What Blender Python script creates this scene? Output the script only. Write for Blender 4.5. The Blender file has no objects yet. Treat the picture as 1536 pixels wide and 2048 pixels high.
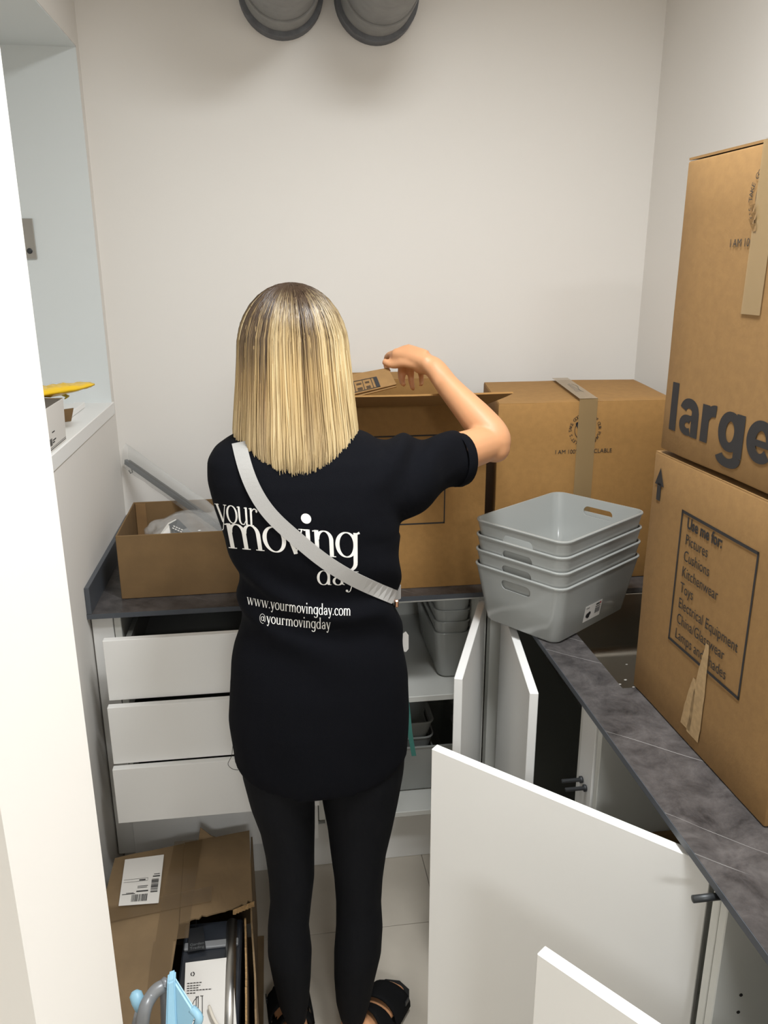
import bpy, bmesh, math, random
from mathutils import Vector, Matrix, noise
from mathutils.bvhtree import BVHTree

SC = bpy.context.scene
COL = SC.collection
random.seed(7)
PI = math.pi

# ---------------------------------------------------------------- camera
F_PX, PITCH, YAW, ROLL, CAM_H = 1611.65, 0.294496, 0.135207, -0.003425, 1.75
FW = Vector((math.sin(YAW) * math.cos(PITCH), math.cos(YAW) * math.cos(PITCH), -math.sin(PITCH)))
_r = Vector((math.cos(YAW), -math.sin(YAW), 0)); _u = _r.cross(FW)
RT = _r * math.cos(ROLL) + _u * math.sin(ROLL); UP = RT.cross(FW)
CAM = Vector((0, 0, CAM_H))
cd = bpy.data.cameras.new('camera'); co = bpy.data.objects.new('camera', cd); COL.objects.link(co)
cd.sensor_fit = 'VERTICAL'; cd.sensor_height = 36; cd.sensor_width = 27; cd.lens = F_PX / 2048 * 36
cd.clip_start = 0.02; cd.clip_end = 50
co.matrix_world = Matrix(((RT.x, UP.x, -FW.x, CAM.x), (RT.y, UP.y, -FW.y, CAM.y), (RT.z, UP.z, -FW.z, CAM.z), (0, 0, 0, 1)))
SC.camera = co
def ray(x, y): return RT * (x - 768) - UP * (y - 1024) + FW * F_PX
def atZ(x, y, z): d = ray(x, y); return CAM + d * ((z - CAM_H) / d.z)
def atX(x, y, X): d = ray(x, y); return CAM + d * (X / d.x)
def atY(x, y, Y): d = ray(x, y); return CAM + d * (Y / d.y)

# ---------------------------------------------------------------- world, light, exposure
w = bpy.data.worlds.new('world'); SC.world = w; w.use_nodes = True
w.node_tree.nodes['Background'].inputs[0].default_value = (0.85, 0.92, 1, 1)
w.node_tree.nodes['Background'].inputs[1].default_value = 0.15
SC.view_settings.view_transform = 'Standard'; SC.view_settings.look = 'None'
SC.view_settings.gamma = 1; SC.view_settings.use_curve_mapping = False
SC.view_settings.exposure = 0.0
def lamp(name, loc, size, power, color, rot=(0, 0, 0), spread=None):
    l = bpy.data.lights.new(name, 'AREA'); l.shape = 'DISK'; l.size = size; l.energy = power; l.color = color
    if spread: l.spread = spread
    o = bpy.data.objects.new(name, l); COL.objects.link(o); o.location = loc; o.rotation_euler = rot
    return o
WARM = (0.955, 0.985, 1.0)
lamp('room_downlight', (0.40, 1.12, 2.685), 0.30, 18.5, WARM, spread=math.radians(171))
lamp('front_fill', (0.42, 0.70, 2.685), 0.30, 17.5, WARM, spread=math.radians(171))  # added unseen fill, brightens drawer fronts and the jamb reveal
lamp('corridor_fill', (0.25, -2.30, 2.685), 0.6, 58, WARM)  # added fill behind the camera for frontal light, no known fixture

# ---------------------------------------------------------------- helpers
def lin(r, g, b): return tuple((c / 255 / 12.92 if c / 255 <= .04045 else ((c / 255 + .055) / 1.055) ** 2.4) for c in (r, g, b)) + (1,)
def link(name, me, mat=None, parent=None):
    o = bpy.data.objects.new(name, me); COL.objects.link(o)
    if mat is not None: me.materials.append(mat)
    if parent is not None: o.parent = parent
    return o
def obj(name, bm, mat, parent=None, smooth=False, label=None):
    bmesh.ops.recalc_face_normals(bm, faces=bm.faces[:])
    me = bpy.data.meshes.new(name); bm.to_mesh(me); bm.free()
    if smooth:
        for p in me.polygons: p.use_smooth = True
    o = link(name, me, mat, parent)
    if label: o['label'] = label
    return o
def tag(o, label, cat, group=None):
    o['label'] = label; o['category'] = cat
    if group: o['group'] = group
    return o
def thing(name, label, cat, loc=(0, 0, 0), rz=0, group=None):
    o = bpy.data.objects.new(name, None); COL.objects.link(o); o.location = loc; o.rotation_euler = (0, 0, rz)
    o.empty_display_size = .05
    return tag(o, label, cat, group)
def struct(o): o['kind'] = 'structure'; return o
def BM(): return bmesh.new()
def bx(bm, x0, x1, y0, y1, z0, z1, bev=0.0, seg=1):
    g = bmesh.ops.create_cube(bm, size=1)['verts']
    for v in g:
        v.co = Vector(((x0 + x1) / 2 + v.co.x * (x1 - x0), (y0 + y1) / 2 + v.co.y * (y1 - y0), (z0 + z1) / 2 + v.co.z * (z1 - z0)))
    if bev:
        es = list({e for v in g for e in v.link_edges})
        r = bmesh.ops.bevel(bm, geom=es, offset=bev, segments=seg, affect='EDGES', profile=.5)
        g = list({v for f in r['faces'] for v in f.verts} | {v for v in g if v.is_valid})
    return g
def box(name, mat, parent, *d, bev=.0015, label=None):
    bm = BM(); bx(bm, *d, bev=bev); return obj(name, bm, mat, parent, label=label)
def quad(bm, *p): return bm.faces.new([bm.verts.new(q) for q in p])
def loft(bm, rings, cap0=True, cap1=True, closed=True):
    vs = [[bm.verts.new(p) for p in r] for r in rings]; n = len(vs[0])
    for a, b in zip(vs, vs[1:]):
        for i in range(n if closed else n - 1):
            j = (i + 1) % n; bm.faces.new((a[i], a[j], b[j], b[i]))
    if cap0: bm.faces.new(vs[0][::-1])
    if cap1: bm.faces.new(vs[-1])
    return vs
def ell(c, u, v, a, b, n=24):
    c = Vector(c); u = Vector(u); v = Vector(v)
    return [c + u * (a * math.cos(2 * PI * i / n)) + v * (b * math.sin(2 * PI * i / n)) for i in range(n)]
def tube(bm, pts, rad, n=10, up=(0, 0, 1), flat=1.0, cap=True):
    pts = [Vector(p) for p in pts]
    if not hasattr(rad, '__len__'): rad = [rad] * len(pts)
    rings = []; prev = None
    for i, p in enumerate(pts):
        t = (pts[min(i + 1, len(pts) - 1)] - pts[max(i - 1, 0)]).normalized()
        if prev is None:
            a = Vector(up)
            if abs(a.dot(t)) > .95: a = Vector((1, 0, 0))
            x = a.cross(t).normalized()
        else: x = (prev - t * prev.dot(t)).normalized()
        y = t.cross(x); prev = x
        rings.append(ell(p, x, y, rad[i], rad[i] * flat, n))
    return loft(bm, rings, cap, cap)
def spline(pts, k=6):
    P = [Vector(p) for p in pts]; out = []
    for i in range(len(P) - 1):
        a, b, c, d = P[max(i - 1, 0)], P[i], P[i + 1], P[min(i + 2, len(P) - 1)]
        for j in range(k):
            t = j / k
            out.append(.5 * ((2 * b) + (c - a) * t + (2 * a - 5 * b + 4 * c - d) * t * t + (3 * b - a - 3 * c + d) * t ** 3))
    out.append(P[-1]); return out
def remesh(name, bm, voxel, mat, parent, smooth_it=6, disp=None):
    bmesh.ops.recalc_face_normals(bm, faces=bm.faces[:])
    me = bpy.data.meshes.new('tmp'); bm.to_mesh(me); bm.free()
    t = bpy.data.objects.new('tmp', me); COL.objects.link(t)
    m = t.modifiers.new('r', 'REMESH'); m.mode = 'VOXEL'; m.voxel_size = voxel
    s = t.modifiers.new('s', 'SMOOTH'); s.iterations = smooth_it; s.factor = .5
    dg = bpy.context.evaluated_depsgraph_get(); dg.update()
    out = bpy.data.meshes.new_from_object(t.evaluated_get(dg))
    bpy.data.objects.remove(t); bpy.data.meshes.remove(me)
    if disp:
        ns = [v.normal.copy() for v in out.vertices]
        for v, n in zip(out.vertices, ns): v.co += n * disp(v.co, n)
    for p in out.polygons: p.use_smooth = True
    out.name = name; out.materials.clear()
    return link(name, out, mat, parent)
def text_bm(bm, s, size, M, align='CENTER', bold=0.0, xs=1.0, spacing=1.0, fit=None):
    c = bpy.data.curves.new('t', 'FONT'); c.body = s; c.size = size; c.align_x = align; c.resolution_u = 3; c.offset = bold; c.space_character = spacing
    t = bpy.data.objects.new('t', c); COL.objects.link(t)
    dg = bpy.context.evaluated_depsgraph_get(); dg.update()
    me = bpy.data.meshes.new_from_object(t.evaluated_get(dg))
    ys = 1.0; x0 = 0
    if fit:   # scale so that the whole word has the given width and its first letter's height
        X = [v.co.x for v in me.vertices]; x0 = min(X); xs = fit[0] / (max(X) - x0); ys = fit[1] / max(v.co.y for v in me.vertices)
    vs = [bm.verts.new(M @ Vector(((v.co.x - x0) * xs, v.co.y * ys, 0))) for v in me.vertices]
    for p in me.polygons:
        try: bm.faces.new([vs[i] for i in p.vertices])
        except ValueError: pass
    bpy.data.objects.remove(t); bpy.data.curves.remove(c); bpy.data.meshes.remove(me)
def frame(o, u, v): # 2-D (u right, v up) -> 3-D
    u = Vector(u).normalized(); v = Vector(v).normalized(); n = u.cross(v); o = Vector(o)
    return Matrix(((u.x, v.x, n.x, o.x), (u.y, v.y, n.y, o.y), (u.z, v.z, n.z, o.z), (0, 0, 0, 1)))
def rect(bm, M, x0, x1, y0, y1): quad(bm, *[M @ Vector((x, y, 0)) for x, y in ((x0, y0), (x1, y0), (x1, y1), (x0, y1))])

def stroke(pts, ws):
    out = []; L = []
    for i, p in enumerate(pts):
        a = pts[max(i - 1, 0)]; c = pts[min(i + 1, len(pts) - 1)]; dx, dy = c[0] - a[0], c[1] - a[1]; l = math.hypot(dx, dy) or 1; nx, ny = -dy / l, dx / l; wd = ws[i] / 2
        L.append(((p[0] + nx * wd, p[1] + ny * wd), (p[0] - nx * wd, p[1] - ny * wd)))
    for (a, b_), (c, d_) in zip(L, L[1:]): out.append((a, b_, d_, c))
    return out
def seg(x0, y0, x1, y1, w0, w1=None, n=7):
    w1 = w0 if w1 is None else w1
    return stroke([(x0 + (x1 - x0) * i / n, y0 + (y1 - y0) * i / n) for i in range(n + 1)], [w0 + (w1 - w0) * i / n for i in range(n + 1)])
def arc(cx, cy, rx, ry, a0, a1, thick, thin, n=22, pw=1.4):
    pts, ws = [], []
    for i in range(n + 1):
        a = math.radians(a0 + (a1 - a0) * i / n); pts.append((cx + rx * math.cos(a), cy + ry * math.sin(a))); ws.append(thin + (thick - thin) * abs(math.cos(a)) ** pw)
    return stroke(pts, ws)
def ball(cx, cy, r): return [((cx, cy), (cx + r * math.cos(a), cy + r * math.sin(a)), (cx + r * math.cos(a + .35), cy + r * math.sin(a + .35)), (cx + r * math.cos(a + .7), cy + r * math.sin(a + .7))) for a in [k * .7 for k in range(9)]]
def heavy(word, w, h):
    """heavy grotesque lettering as strokes; returns quads scaled to width w and ascender height h"""
    T = .32; G = {
        'l': (seg(.17, 0, .17, 1.36, T), .40),
        'a': (arc(.47, .66, .29, .235, 168, 0, .30, .27) + seg(.76, .70, .76, .0, T) + arc(.44, .285, .255, .185, 62, 300, .27, .20) + seg(.45, .47, .72, .54, .15), 1.0),
        'r': (seg(.17, 0, .17, 1.0, T) + arc(.56, .58, .33, .31, 165, 82, .24, .31), .72),
        'g': (arc(.46, .5, .32, .39, 0, 360, .31, .24, 36) + seg(.83, 1.0, .83, -.10, T) + arc(.47, -.10, .36, .20, 0, -168, .30, .23), 1.06),
        'e': (arc(.50, .5, .345, .395, 0, 318, .32, .24, 34) + seg(.22, .46, .96, .46, .16), 1.0)}
    out = []; x = 0
    for ch in word:
        g, a = G[ch]; out += [[(p[0] + x, p[1]) for p in q] for q in g]; x += a + .05
    X = [p[0] for q in out for p in q]; x0, x1 = min(X), max(X)
    return [[((p[0] - x0) * w / (x1 - x0), p[1] * h / 1.36) for p in q] for q in out]
# ---------------------------------------------------------------- materials
def mat(name, col, rough=.5, metal=0, noise_amt=0, noise_scale=8, bump=0, bump_scale=200, col2=None, stretch=(1, 1, 1), spec=.5, detail=4):
    m = bpy.data.materials.new(name); m.use_nodes = True; nt = m.node_tree; b = nt.nodes['Principled BSDF']
    b.inputs['Base Color'].default_value = col; b.inputs['Roughness'].default_value = rough; b.inputs['Metallic'].default_value = metal
    b.inputs['Specular IOR Level'].default_value = spec
    tc = nt.nodes.new('ShaderNodeTexCoord'); mp = nt.nodes.new('ShaderNodeMapping'); mp.inputs['Scale'].default_value = stretch
    nt.links.new(tc.outputs['Object'], mp.inputs[0])
    if noise_amt:
        n = nt.nodes.new('ShaderNodeTexNoise'); n.inputs['Scale'].default_value = noise_scale; n.inputs['Detail'].default_value = detail
        nt.links.new(mp.outputs[0], n.inputs[0])
        mx = nt.nodes.new('ShaderNodeMix'); mx.data_type = 'RGBA'
        mx.inputs[6].default_value = col
        mx.inputs[7].default_value = col2 or tuple(c * (1 - noise_amt) for c in col[:3]) + (1,)
        rp = nt.nodes.new('ShaderNodeMapRange'); rp.inputs[1].default_value = .35; rp.inputs[2].default_value = .65
        nt.links.new(n.outputs[0], rp.inputs[0]); nt.links.new(rp.outputs[0], mx.inputs[0]); nt.links.new(mx.outputs[2], b.inputs['Base Color'])
    if bump:
        n2 = nt.nodes.new('ShaderNodeTexNoise'); n2.inputs['Scale'].default_value = bump_scale; n2.inputs['Detail'].default_value = 3
        nt.links.new(mp.outputs[0], n2.inputs[0])
        bp = nt.nodes.new('ShaderNodeBump'); bp.inputs['Strength'].default_value = bump; bp.inputs['Distance'].default_value = .002
        nt.links.new(n2.outputs[0], bp.inputs['Height']); nt.links.new(bp.outputs[0], b.inputs['Normal'])
    return m
M = {}
M['wall'] = mat('wall_paint', lin(236, 232, 226), .75, bump=.05, bump_scale=90)
M['reveal'] = mat('reveal_paint', lin(224, 229, 229), .7, bump=.05, bump_scale=90)
M['ceiling'] = mat('ceiling_paint', lin(235, 233, 228), .8)
M['lacquer'] = mat('white_lacquer', lin(242, 241, 238), .42)
M['carcass'] = mat('carcass_board', lin(226, 226, 220), .5)
M['greycarcass'] = mat('grey_board', lin(120, 120, 116), .5)
M['tile'] = mat('floor_tile', lin(198, 189, 175), .42, noise_amt=.12, noise_scale=5, bump=.04, bump_scale=60)
M['grout'] = mat('grout', lin(150, 142, 132), .9)
M['card'] = mat('cardboard', lin(141, 107, 63), .82, noise_amt=.10, noise_scale=55, bump=.12, bump_scale=160)
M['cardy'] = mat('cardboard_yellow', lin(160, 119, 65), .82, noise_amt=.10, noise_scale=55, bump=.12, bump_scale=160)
M['card2'] = mat('cardboard_old', lin(124, 97, 62), .8, noise_amt=.16, noise_scale=12, bump=.2, bump_scale=60)
M['card3'] = mat('cardboard_worn', lin(130, 107, 77), .8, noise_amt=.16, noise_scale=12, bump=.2, bump_scale=60)
M['darkboard'] = mat('dark_grey_board', lin(122, 122, 116), .5)
M['cardin'] = mat('cardboard_inside', lin(140, 108, 70), .88, noise_amt=.1, noise_scale=20)
M['cardedge'] = mat('cardboard_edge', lin(170, 136, 92), .9, noise_amt=.35, noise_scale=220)
M['ink'] = mat('black_ink', lin(38, 36, 36), .75)
M['inkgrey'] = mat('grey_ink', lin(110, 112, 112), .75)
M['inkred'] = mat('red_ink', lin(170, 40, 50), .75)
M['paper'] = mat('paper', lin(226, 222, 216), .7)
M['shirt'] = mat('black_cotton', lin(11, 12, 17), .95, bump=.25, bump_scale=900, spec=.12)
M['legging'] = mat('black_jersey', lin(10, 11, 15), .85, bump=.15, bump_scale=900, spec=.18)
M['print'] = mat('white_print', lin(232, 230, 226), .7)
M['strap'] = mat('grey_webbing', lin(165, 163, 160), .8, bump=.2, bump_scale=700)
M['teal'] = mat('teal_ribbon', lin(60, 120, 110), .7)
M['skin'] = mat('skin', lin(212, 155, 112), .5, noise_amt=.08, noise_scale=14)
M['skin'].node_tree.nodes['Principled BSDF'].inputs['Subsurface Weight'].default_value = .12
M['skin'].node_tree.nodes['Principled BSDF'].inputs['Subsurface Radius'].default_value = (.01, .004, .002)
M['suede'] = mat('black_suede', lin(24, 24, 25), .95, spec=.1)
M['sole'] = mat('black_sole', lin(20, 20, 20), .8)
M['steel'] = mat('brushed_steel', lin(150, 146, 138), .28, metal=1, bump=.1, bump_scale=60, stretch=(1, 12, 12))
M['steelplate'] = mat('steel_plate', lin(190, 188, 184), .3, metal=1)
M['darkmetal'] = mat('dark_metal', lin(66, 68, 70), .45, metal=.6)
M['foam'] = mat('pipe_foam', lin(150, 150, 148), .85, noise_amt=.12, noise_scale=25, bump=.3, bump_scale=120)
M['foamdark'] = mat('pipe_collar', lin(112, 114, 118), .9, noise_amt=.2, noise_scale=40, bump=.4, bump_scale=150)
M['plastic'] = mat('grey_plastic', lin(166, 168, 165), .17)
M['yellow'] = mat('yellow_film', lin(240, 196, 40), .25)
M['bluep'] = mat('light_blue_plastic', lin(160, 208, 232), .4)
M['tubegrey'] = mat('grey_paint', lin(140, 142, 145), .35, metal=.2)
M['rope'] = mat('cotton_cord', lin(222, 214, 200), .9)
M['darkphoto'] = mat('dark_print', lin(58, 62, 70), .35, noise_amt=.5, noise_scale=6)
def film(name, col, alpha, rough):
    m = mat(name, col, rough); b = m.node_tree.nodes['Principled BSDF']; b.inputs['Alpha'].default_value = alpha; return m
M['tape'] = film('beige_tape', lin(150, 126, 90), .86, .25)
M['tapeold'] = film('brown_clear_tape', lin(120, 98, 70), .45, .15)
M['film'] = film('clear_film', lin(228, 229, 227), .30, .10)
def worktop_mat():
    m = mat('slate_laminate', lin(104, 102, 104), .38); nt = m.node_tree; b = nt.nodes['Principled BSDF']
    tc = nt.nodes.new('ShaderNodeTexCoord')
    n = nt.nodes.new('ShaderNodeTexNoise'); n.inputs['Scale'].default_value = 17; n.inputs['Detail'].default_value = 10; n.inputs['Roughness'].default_value = .72; n.inputs['Distortion'].default_value = .35
    nt.links.new(tc.outputs['Object'], n.inputs[0])
    cr = nt.nodes.new('ShaderNodeValToRGB'); e = cr.color_ramp.elements
    e[0].position = .30; e[0].color = lin(38, 36, 37); e[1].position = .68; e[1].color = lin(96, 92, 91)
    nt.links.new(n.outputs[0], cr.inputs[0])
    def vein(rot, spacing, phase, width, amp):
        mp = nt.nodes.new('ShaderNodeMapping'); mp.inputs['Rotation'].default_value = (0, 0, math.radians(rot)); mp.inputs['Location'].default_value = (phase, 0, 0)
        nt.links.new(tc.outputs['Object'], mp.inputs[0])
        sx = nt.nodes.new('ShaderNodeSeparateXYZ'); nt.links.new(mp.outputs[0], sx.inputs[0])
        nz = nt.nodes.new('ShaderNodeTexNoise'); nz.inputs['Scale'].default_value = 3.5; nz.inputs['Detail'].default_value = 2; nt.links.new(tc.outputs['Object'], nz.inputs[0])
        ad = nt.nodes.new('ShaderNodeMath'); ad.operation = 'MULTIPLY_ADD'; ad.inputs[1].default_value = amp; nt.links.new(nz.outputs[0], ad.inputs[0]); nt.links.new(sx.outputs[0], ad.inputs[2])
        pp = nt.nodes.new('ShaderNodeMath'); pp.operation = 'PINGPONG'; pp.inputs[1].default_value = spacing; nt.links.new(ad.outputs[0], pp.inputs[0])
        lt = nt.nodes.new('ShaderNodeMapRange'); lt.inputs[1].default_value = .0; lt.inputs[2].default_value = width; lt.inputs[3].default_value = .75; lt.inputs[4].default_value = 0; nt.links.new(pp.outputs[0], lt.inputs[0])
        fd = nt.nodes.new('ShaderNodeTexNoise'); fd.inputs['Scale'].default_value = 7; nt.links.new(mp.outputs[0], fd.inputs[0])
        fr = nt.nodes.new('ShaderNodeMapRange'); fr.inputs[1].default_value = .4; fr.inputs[2].default_value = .6; nt.links.new(fd.outputs[0], fr.inputs[0])
        ml = nt.nodes.new('ShaderNodeMath'); ml.operation = 'MULTIPLY'; nt.links.new(lt.outputs[0], ml.inputs[0]); nt.links.new(fr.outputs[0], ml.inputs[1])
        return ml
    v1 = vein(-47, .125, -.103, .0009, .03); v2 = vein(-44, .25, -.16, .0006, .05)
    lt = nt.nodes.new('ShaderNodeMath'); lt.operation = 'MAXIMUM'; nt.links.new(v1.outputs[0], lt.inputs[0]); nt.links.new(v2.outputs[0], lt.inputs[1])
    mx = nt.nodes.new('ShaderNodeMix'); mx.data_type = 'RGBA'; mx.inputs[7].default_value = lin(190, 188, 186)
    nt.links.new(lt.outputs[0], mx.inputs[0]); nt.links.new(cr.outputs[0], mx.inputs[6]); nt.links.new(mx.outputs[2], b.inputs['Base Color'])
    return m
M['worktop'] = worktop_mat()
M['worktopedge'] = mat('slate_edge', lin(78, 82, 88), .4)
def hair_mat():
    m = mat('hair', lin(200, 170, 120), .38); nt = m.node_tree; b = nt.nodes['Principled BSDF']
    at = nt.nodes.new('ShaderNodeAttribute'); at.attribute_name = 'Col'
    nt.links.new(at.outputs['Color'], b.inputs['Base Color']); b.inputs['Anisotropic'].default_value = .4
    return m
M['hair'] = hair_mat()

# ================================================================ SETTING
XL, XR, YB, CEIL = -0.495, 1.21, 2.60, 2.70
# floor of tiles
fl = struct(obj('floor', (lambda b: (bx(b, -3, 2.0, -3.4, 2.75, -.1, -.004), b)[1])(BM()), M['grout']))
tm = None
TX, TY, TS = 0.394, 1.790, 0.6
for i in range(-4, 3):
    for j in range(-8, 2):
        if tm is None:
            b = BM(); bx(b, .001, TS - .001, .001, TS - .001, -.004, 0, bev=.0006); o = obj('tile', b, M['tile'], fl); tm = o.data
        else: o = bpy.data.objects.new('tile', tm); COL.objects.link(o); o.parent = fl
        o.location = (TX + i * TS + (0.3 if j % 2 else 0) * 0, TY + j * TS, 0)
b = BM(); bx(b, -3, 2.0, -3.4, 2.75, CEIL, CEIL + .1); struct(obj('ceiling', b, M['ceiling']))
b = BM(); bx(b, XL - .7, XR + .12, YB, YB + .12, 0, CEIL); struct(obj('wall_back', b, M['wall']))
b = BM(); bx(b, XR, XR + .12, -3.4, YB, 0, CEIL); struct(obj('wall_right', b, M['wall']))
b = BM(); bx(b, -3, XR + .12, -3.5, -3.4, 0, CEIL); struct(obj('wall_corridor', b, M['wall']))
b = BM(); bx(b, -3.1, -3, -3.4, .40, 0, CEIL); struct(obj('wall_corridor_end', b, M['wall']))
# left wall with the deep niche
NZ0, NZ1, NY0, NY1, NX = 1.318, 2.332, 1.25, 2.562, -1.05
b = BM()
bx(b, NX - .1, XL, .59, YB, 0, NZ0); bx(b, NX - .1, XL, .59, YB, NZ1, CEIL)
bx(b, NX - .1, XL, NY1, YB, NZ0, NZ1); bx(b, NX - .1, XL, .59, NY0, NZ0, NZ1); bx(b, NX - .1, NX, NY0, NY1, NZ0, NZ1)
wl = struct(obj('wall_left', b, M['wall']))
b = BM(); bx(b, NX + .001, XL - .0005, NY1 - .004, NY1, NZ0 + .03, NZ1 - .001); bx(b, NX + .001, XL - .0005, NY0, NY1, NZ1 - .004, NZ1 - .0005); obj('niche_lining', b, M['reveal'], wl)
b = BM(); bx(b, NX, XL + .004, NY0 - .03, NY1 + .012, NZ0, 1.356, bev=.002); struct(obj('window_sill', b, M['lacquer']))
# wall nib beside the doorway, with its bright reveal
JX, JY0, JY1 = -0.16, .405, .592
b = BM(); bx(b, -3, JX, JY0, JY1, 0, CEIL); struct(obj('wall_front', b, M['wall']))

# ================================================================ steel plate on the niche reveal
t = thing('steel_plate', 'small brushed steel plate with round lock on the niche wall', 'plate')
pa, pb = atY(40, 437, 2.556), atY(75, 518, 2.556)
box('backplate', M['steelplate'], t, pa.x - .03, pb.x, 2.551, 2.5578, pb.z, pa.z, bev=.001)
b = BM(); c = atY(59, 502, 2.55); loft(b, [ell((c.x, 2.551, c.z), (1, 0, 0), (0, 0, 1), .008, .008), ell((c.x, 2.547, c.z), (1, 0, 0), (0, 0, 1), .007, .007), ell((c.x, 2.5465, c.z), (1, 0, 0), (0, 0, 1), .004, .004)]); obj('lock_cylinder', b, M['darkmetal'], t, True)

# ================================================================ insulated pipes
def pipe(cx, cz, seam, label):
    t = thing('insulated_pipe', label, 'pipe', group='grey pipes through the back wall')
    R, RO = .100, .119
    def cyl(y0, y1, r, bev=.004): 
        b = BM(); loft(b, [ell((cx, y0, cz), (1, 0, 0), (0, 0, 1), r - bev, r - bev, 48), ell((cx, y0 + bev, cz), (1, 0, 0), (0, 0, 1), r, r, 48), ell((cx, y1, cz), (1, 0, 0), (0, 0, 1), r, r, 48)]); return b
    for o in (obj('wall_collar', cyl(YB - .045, YB, RO, .0015), M['foamdark'], t, True), obj('pipe_sleeve', cyl(seam, YB - .04, R + .0055, .0015), M['foam'], t, True)): o.data.set_sharp_from_angle(angle=math.radians(40))
    b = BM(); pts = [Vector((cx, YB - .05, cz)), Vector((cx, 2.3, cz))] + [Vector((cx, 2.08 - .22 * math.sin(a), cz + .2 - .2 * math.cos(a))) for a in [k * PI / 16 for k in range(0, 9)]] + [Vector((cx, 1.86, CEIL - .002))]
    tube(b, pts, R, 48, up=(1, 0, 0)); obj('pipe_run', b, M['foam'], t, True)
pipe(.066, 2.487, 2.475, 'grey foam-wrapped pipe entering the wall, farther from the stacked boxes')
pipe(.334, 2.482, 2.465, 'grey foam-wrapped pipe entering the wall, nearer the stacked boxes')

# ================================================================ WORKTOP (continuous L)
WZ, WT = .91, .013
YF, XF = 1.966, .594     # front edges
YE = .44
t = thing('worktop', 'dark slate laminate worktop running round the corner with upstand', 'worktop')
SX0, SX1, SY0, SY1 = .693, 1.13, 1.418, 1.935
b = BM()
bx(b, XL + .0, XR, YF, YB, WZ - WT, WZ)
bx(b, XF, SX0, YE, YF, WZ - WT, WZ); bx(b, SX0, SX1, SY1, YF, WZ - WT, WZ); bx(b, SX1, XR, YE, YF, WZ - WT, WZ); bx(b, SX0, SX1, YE, SY0, WZ - WT, WZ)
obj('worktop_slab', b, M['worktop'], t)
box('front_edge', M['worktopedge'], t, XL, XF + .0004, YF - .0012, YF, WZ - WT - .0003, WZ - .0004, bev=0)
box('front_edge', M['worktopedge'], t, XF - .0012, XF, YE, YF, WZ - WT - .0003, WZ - .0004, bev=0)
box('upstand', M['worktopedge'], t, XL + .001, XL + .013, YF, YB - .001, WZ, WZ + .072, bev=.0008)
# sink bowl
def rr(cx, cy, hx, hy, r, z, k=6):
    out = []
    for q, (sx, sy) in enumerate(((1, 1), (-1, 1), (-1, -1), (1, -1))):
        for i in range(k + 1):
            a = q * PI / 2 + i * PI / 2 / k
            out.append(Vector((cx + sx * (hx - r) + r * math.cos(a), cy + sy * (hy - r) + r * math.sin(a), z)))
    return out
t = thing('sink', 'undermounted stainless steel sink with crumbs in the bowl', 'sink')
b = BM(); cx, cy, hx, hy = (SX0 + SX1) / 2, (SY0 + SY1) / 2, (SX1 - SX0) / 2, (SY1 - SY0) / 2
loft(b, [rr(cx, cy, hx + .02, hy + .02, .03, WZ - WT - .001), rr(cx, cy, hx + .002, hy + .002, .03, WZ - WT - .001), rr(cx, cy, hx - .002, hy - .002, .03, WZ - WT - .006), rr(cx, cy, hx - .006, hy - .006, .03, .745), rr(cx, cy, hx - .012, hy - .012, .03, .728), rr(cx, cy, hx - .028, hy - .028, .03, .718), rr(cx, cy, .03, .03, .03, .714)], False, False)
obj('bowl', b, M['steel'], t, True)
b = BM(); loft(b, [ell((cx, cy, .7135), (1, 0, 0), (0, 1, 0), .045, .045), ell((cx, cy, .716), (1, 0, 0), (0, 1, 0), .04, .04), ell((cx, cy, .712), (1, 0, 0), (0, 1, 0), .012, .012)]); obj('drain', b, M['steelplate'], t, True)
b = BM(); random.seed(3)
for k in range(46):
    x, y = random.gauss(.90, .05), random.gauss(1.70, .05); r = random.uniform(.0012, .0032)
    if .74 < x < 1.1 and 1.47 < y < 1.9: bmesh.ops.create_icosphere(b, subdivisions=1, radius=r, matrix=Matrix.Translation((x, y, .7175 + r * .3)) @ Matrix.Diagonal((1.6, 1, .6, 1)))
o = obj('crumbs', b, M['paper'], t); o['kind'] = 'stuff'

# ================================================================ BACK RUN CABINETS
CT = WZ - WT - .001     # top of carcasses
CY = 1.992              # carcass front
XD0, XD1 = -.436, .075
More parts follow.
